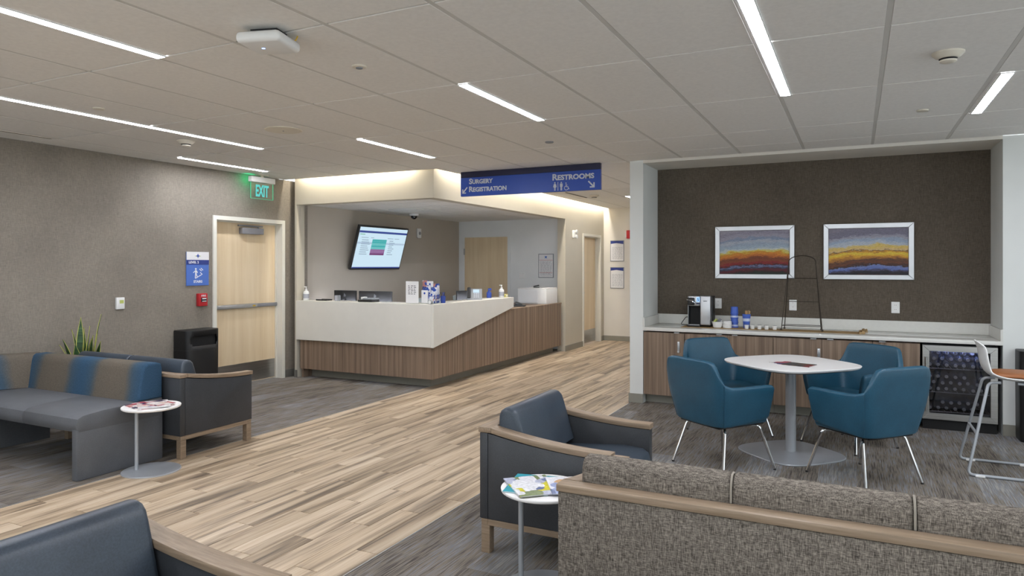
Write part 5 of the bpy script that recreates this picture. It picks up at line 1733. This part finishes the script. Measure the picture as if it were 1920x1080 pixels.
obj('body', B(-0.035, 0.035, -0.02, 0.02, 0, 0.075, 0.003, 1), 'grey_pl', t)
obj('face', B(-0.03, 0.015, -0.021, -0.020, 0.005, 0.07), 'print_grey', t)
t = thing('document_tray', 'flat black tray at the left on the reception ledge', 'tray', (-6.45, 7.26, DZ))
bm = bmesh.new(); box(bm, -0.09, 0.09, -0.06, 0.06, 0, 0.006, 0.002, 1)
obj('tray', bm, 'black_pl', t)
bm = bmesh.new(); box(bm, -0.09, 0.09, -0.06, -0.054, 0.006, 0.018); box(bm, -0.09, 0.09, 0.054, 0.06, 0.006, 0.018)
obj('rim', bm, 'black_pl', t)
t = thing('card_scanner', 'black and silver card scanner in front of the wider monitor', 'scanner', (-5.67, 7.24, DZ))
obj('base', B(-0.13, 0.10, -0.08, 0.08, 0, 0.03, 0.008, 2), 'black_pl', t)
obj('lid', B(-0.06, 0.105, -0.07, 0.07, 0.0305, 0.05, 0.006, 2), 'grey_pl', t)
obj('card_slot', B(-0.11, -0.065, -0.04, 0.04, 0.0305, 0.062, 0.004, 1), 'white_pl', t)
t = thing('notice_card', 'white upright notice card with printed lines beside the brochures', 'notice', (-4.945, 7.16, DZ))
t.rotation_euler = (0, 0, 0.0)
obj('acrylic_foot', B(-0.095, 0.095, -0.002, 0.06, 0, 0.004), 'acrylic', t)
cdn = obj('card', B(-0.095, 0.095, -0.004, 0.0, 0.0045, 0.275), 'paper', t)
bm = bmesh.new()
for i in range(6):
    for u in range(3):
        flat(bm, (-0.06 + u * 0.042, -0.004, 0.115 + i * 0.02), XR, ZU, rectp(0, 0.034 - 0.006 * ((i + u) % 3), 0, 0.008), 0.0006)
obj('printed_lines', bm, 'print_dark', cdn)
t = thing('brochure_holder', 'clear tiered holder full of blue brochures at the desk corner', 'brochure holder', (-4.745, 7.24, DZ))
obj('tier', B(-0.10, 0.10, -0.04, 0.16, 0, 0.006), 'acrylic', t)
spots = [(-0.045, -0.035, 0.165, 'paper'), (0.048, -0.02, 0.15, 'cov_brochure'), (-0.045, 0.03, 0.225, 'cov_brochure'), (0.05, 0.04, 0.20, 'cov_brochure'), (-0.045, 0.085, 0.275, 'paper'), (0.035, 0.10, 0.245, 'cov_brochure'), (-0.12, 0.10, 0.285, 'cov_brochure')]
for x, y, h, m in spots:
    b = obj('brochure', B(-0.045, 0.045, -0.006, 0.006, 0.0065, h), m, t, loc=(x, y, 0))
    obj('crest', flat(bmesh.new(), (-0.018, -0.006, h - 0.055), XR, ZU, circ(0.018, 0.018, 0.014, 8), 0.0006), 'blue', b)
t = thing('tape_roll', 'grey roll standing at the front corner of the desk', 'roll', (-4.655, 7.125, DZ))
bm = bmesh.new(); lathe(bm, [(0.022, -0.02), (0.026, -0.02), (0.026, 0.02), (0.022, 0.02)], 18, (0, 0, 0.026), 'y', cap=False)
obj('roll', bm, 'grey_pl', t)
bm = bmesh.new(); lathe(bm, [(0.0215, -0.019), (0.0215, 0.019)], 14, (0, 0, 0.026), 'y')
obj('core', bm, 'white_pl', t)
t = thing('pen_cup', 'blue pen cup behind the brochures on the desk corner', 'pen cup', (-4.66, 7.42, DZ))
bm = bmesh.new(); lathe(bm, [(0.03, 0.0), (0.034, 0.09), (0.03, 0.09), (0.027, 0.006), (0.005, 0.006)], 16)
obj('cup', bm, 'blue_pl', t)
for i in range(4):
    bm = bmesh.new(); cyl(bm, (0.008 * math.cos(i * 1.7), 0.008 * math.sin(i * 1.7), 0.008), (0.028 * math.cos(i * 1.7), 0.028 * math.sin(i * 1.7), 0.135), 0.004, 6)
    obj('pen', bm, 'blue_pl' if i % 2 else 'black_pl', t)
t = thing('desk_phone', 'grey desk phone with a lit display on the right wing of the desk', 'phone', (-4.72, 8.33, DZ), 0.5)
pr = [(-0.09, 0.0), (0.09, 0.0), (0.09, 0.11), (0.07, 0.15), (0.05, 0.155), (-0.07, 0.02)]
bm = bmesh.new(); prism(bm, [(-0.06, 0.0), (0.07, 0.0), (0.07, 0.135), (0.05, 0.15), (0.025, 0.15), (-0.04, 0.02)], 'x', -0.105, 0.105, 0.006, 2)
ph = obj('body', bm, 'grey_pl', t)
bm = bmesh.new(); prism(bm, [(-0.055, 0.035), (-0.03, 0.02), (0.03, 0.16), (0.005, 0.172)], 'x', -0.10, -0.052, 0.01, 2)
obj('handset', bm, 'black_pl', t)
A_ = Vector((0.0, -0.04, 0.02)); Bv_ = Vector((0.0, 0.025, 0.15)); up_ = (Bv_ - A_).normalized()
obj('display', flat(bmesh.new(), A_ + Vector((-0.02, 0, 0)) + up_ * 0.085, XR, up_, rectp(0, 0.085, 0, 0.05), 0.002), 'scr_base', ph)
bm = bmesh.new()
for i in range(3):
    for j in range(4):
        flat(bm, A_ + Vector((-0.01 + i * 0.026, 0, 0)) + up_ * (0.012 + j * 0.018), XR, up_, rectp(0, 0.018, 0, 0.011), 0.003)
obj('keypad', bm, 'letter_grey', ph)
t = thing('tissue_box', 'pale yellow box beside the pump bottle on the right wing', 'box', (-4.72, 9.215, DZ))
obj('body', B(-0.05, 0.05, -0.04, 0.04, 0, 0.045, 0.003, 1), 'yellow_note', t)
obj('label', B(0.05, 0.051, -0.02, 0.02, 0.012, 0.033), 'paper', t)
t = thing('blue_spray_bottle', 'dark blue dispenser beside the pump bottle on the right wing', 'bottle', (-4.80, 8.90, DZ))
bm = bmesh.new(); lathe(bm, [(0.035, 0.0), (0.037, 0.006), (0.036, 0.075), (0.02, 0.095), (0.012, 0.11)], 18)
obj('bottle', bm, 'blue_pl', t)
bm = bmesh.new(); box(bm, -0.014, 0.035, -0.011, 0.011, 0.108, 0.14, 0.004, 2)
obj('nozzle', bm, 'blue_pl', t)
t = thing('desk_printer', 'white printer at the back of the low reception counter', 'printer', (-4.93, 10.93, 0.8625))
obj('body', B(-0.28, 0.26, -0.24, 0.24, 0, 0.25, 0.008, 2), 'white_pl', t)
obj('lid', B(-0.275, 0.255, -0.235, 0.235, 0.2505, 0.268, 0.005, 2), 'white_lam', t)
obj('paper_door', B(-0.26, 0.10, -0.246, -0.24, 0.02, 0.235, 0.003, 1), 'paint_grey', t)
t = thing('stapler', 'small black stapler on top of the white printer', 'stapler', (-4.95, 10.9, 1.1307), 0.4)
bm = bmesh.new(); prism(bm, [(-0.05, 0.0), (0.05, 0.0), (0.05, 0.012), (-0.05, 0.012)], 'y', -0.015, 0.015, 0.002, 1)
obj('base', bm, 'black_pl', t)
bm = bmesh.new(); prism(bm, [(-0.052, 0.013), (0.05, 0.030), (0.045, 0.05), (-0.05, 0.03)], 'y', -0.012, 0.012, 0.003, 1)
obj('jaw', bm, 'black_pl', t)
t = thing('card_terminal', 'black card terminal on the low reception counter', 'terminal', (-4.80, 9.92, 0.8625), 0.3)
bm = bmesh.new(); box(bm, -0.11, 0.09, -0.10, 0.10, 0, 0.022, 0.006, 2)
obj('base', bm, 'black_pl', t)
bm = bmesh.new(); prism(bm, [(-0.06, 0.0225), (0.05, 0.0225), (0.05, 0.04), (-0.06, 0.075)], 'y', -0.05, 0.06, 0.005, 2)
obj('keypad_unit', bm, 'black_pl', t)
t = thing('side_monitor', 'dark screen behind the blue dispenser on the right wing', 'monitor', (-5.15, 8.95, 0.7405), 1.2)
obj('casing', B(-0.24, 0.24, 0, 0.03, 0.12, 0.40, 0.006, 2), 'black_pl', t)
bm = bmesh.new(); box(bm, -0.03, 0.03, -0.02, -0.001, 0.012, 0.25); box(bm, -0.10, 0.10, -0.07, 0.08, 0, 0.012)
obj('stand', bm, 'black_pl', t)

def task_chair(label, loc, rz):
    t = thing('task_chair', label, 'office chair', loc, rz, 'task chairs behind the desk')
    bm = bmesh.new(); prism(bm, [(-0.22, 0.44), (0.22, 0.44), (0.24, 0.47), (0.22, 0.51), (-0.22, 0.51)], 'x', -0.23, 0.23, 0.02, 3)
    obj('seat', bm, 'chair_grey', t)
    bm = bmesh.new()
    g = []
    for i in range(7):
        z = 0.60 + 0.42 * i / 6
        g.append([bm.verts.new((-0.23 + 0.46 * j / 8, -0.26 - 0.05 * (i / 6) ** 2 + 0.05 * ((j - 4) / 4) ** 2, z - 0.02 * ((j - 4) / 4) ** 4 * (1 if i == 6 else 0))) for j in range(9)])
    for i in range(6):
        for j in range(8):
            bm.faces.new([g[i][j], g[i][j + 1], g[i + 1][j + 1], g[i + 1][j]])
    o = obj('backrest', bm, 'chair_grey', t)
    md = o.modifiers.new('thick', 'SOLIDIFY'); md.thickness = 0.025
    bm = bmesh.new(); tube(bm, [(0, -0.05, 0.43), (0, -0.29, 0.45), (0, -0.31, 0.70)], 0.018, 8); cyl(bm, (0, 0, 0.08), (0, 0, 0.44), 0.025, 12)
    obj('column', bm, 'black_pl', t)
    for k_ in range(5):
        a = 2 * PI * k_ / 5
        bm = bmesh.new(); tube(bm, [(0, 0, 0.09), (0.27 * math.cos(a), 0.27 * math.sin(a), 0.07)], [0.022, 0.014], 8)
        lg = obj('base_leg', bm, 'black_pl', t)
        bm = bmesh.new(); lathe(bm, [(0.028, -0.014), (0.028, 0.014)], 12, (0.27 * math.cos(a), 0.27 * math.sin(a), 0.028), 'y')
        obj('castor', bm, 'black_pl', lg)
task_chair('pale grey task chair behind the desk between monitor and brochures', (-5.75, 8.62, 0), 0.2 + PI)
task_chair('pale grey task chair behind the desk phone', (-5.75, 10.1, 0), 1.3 + PI)
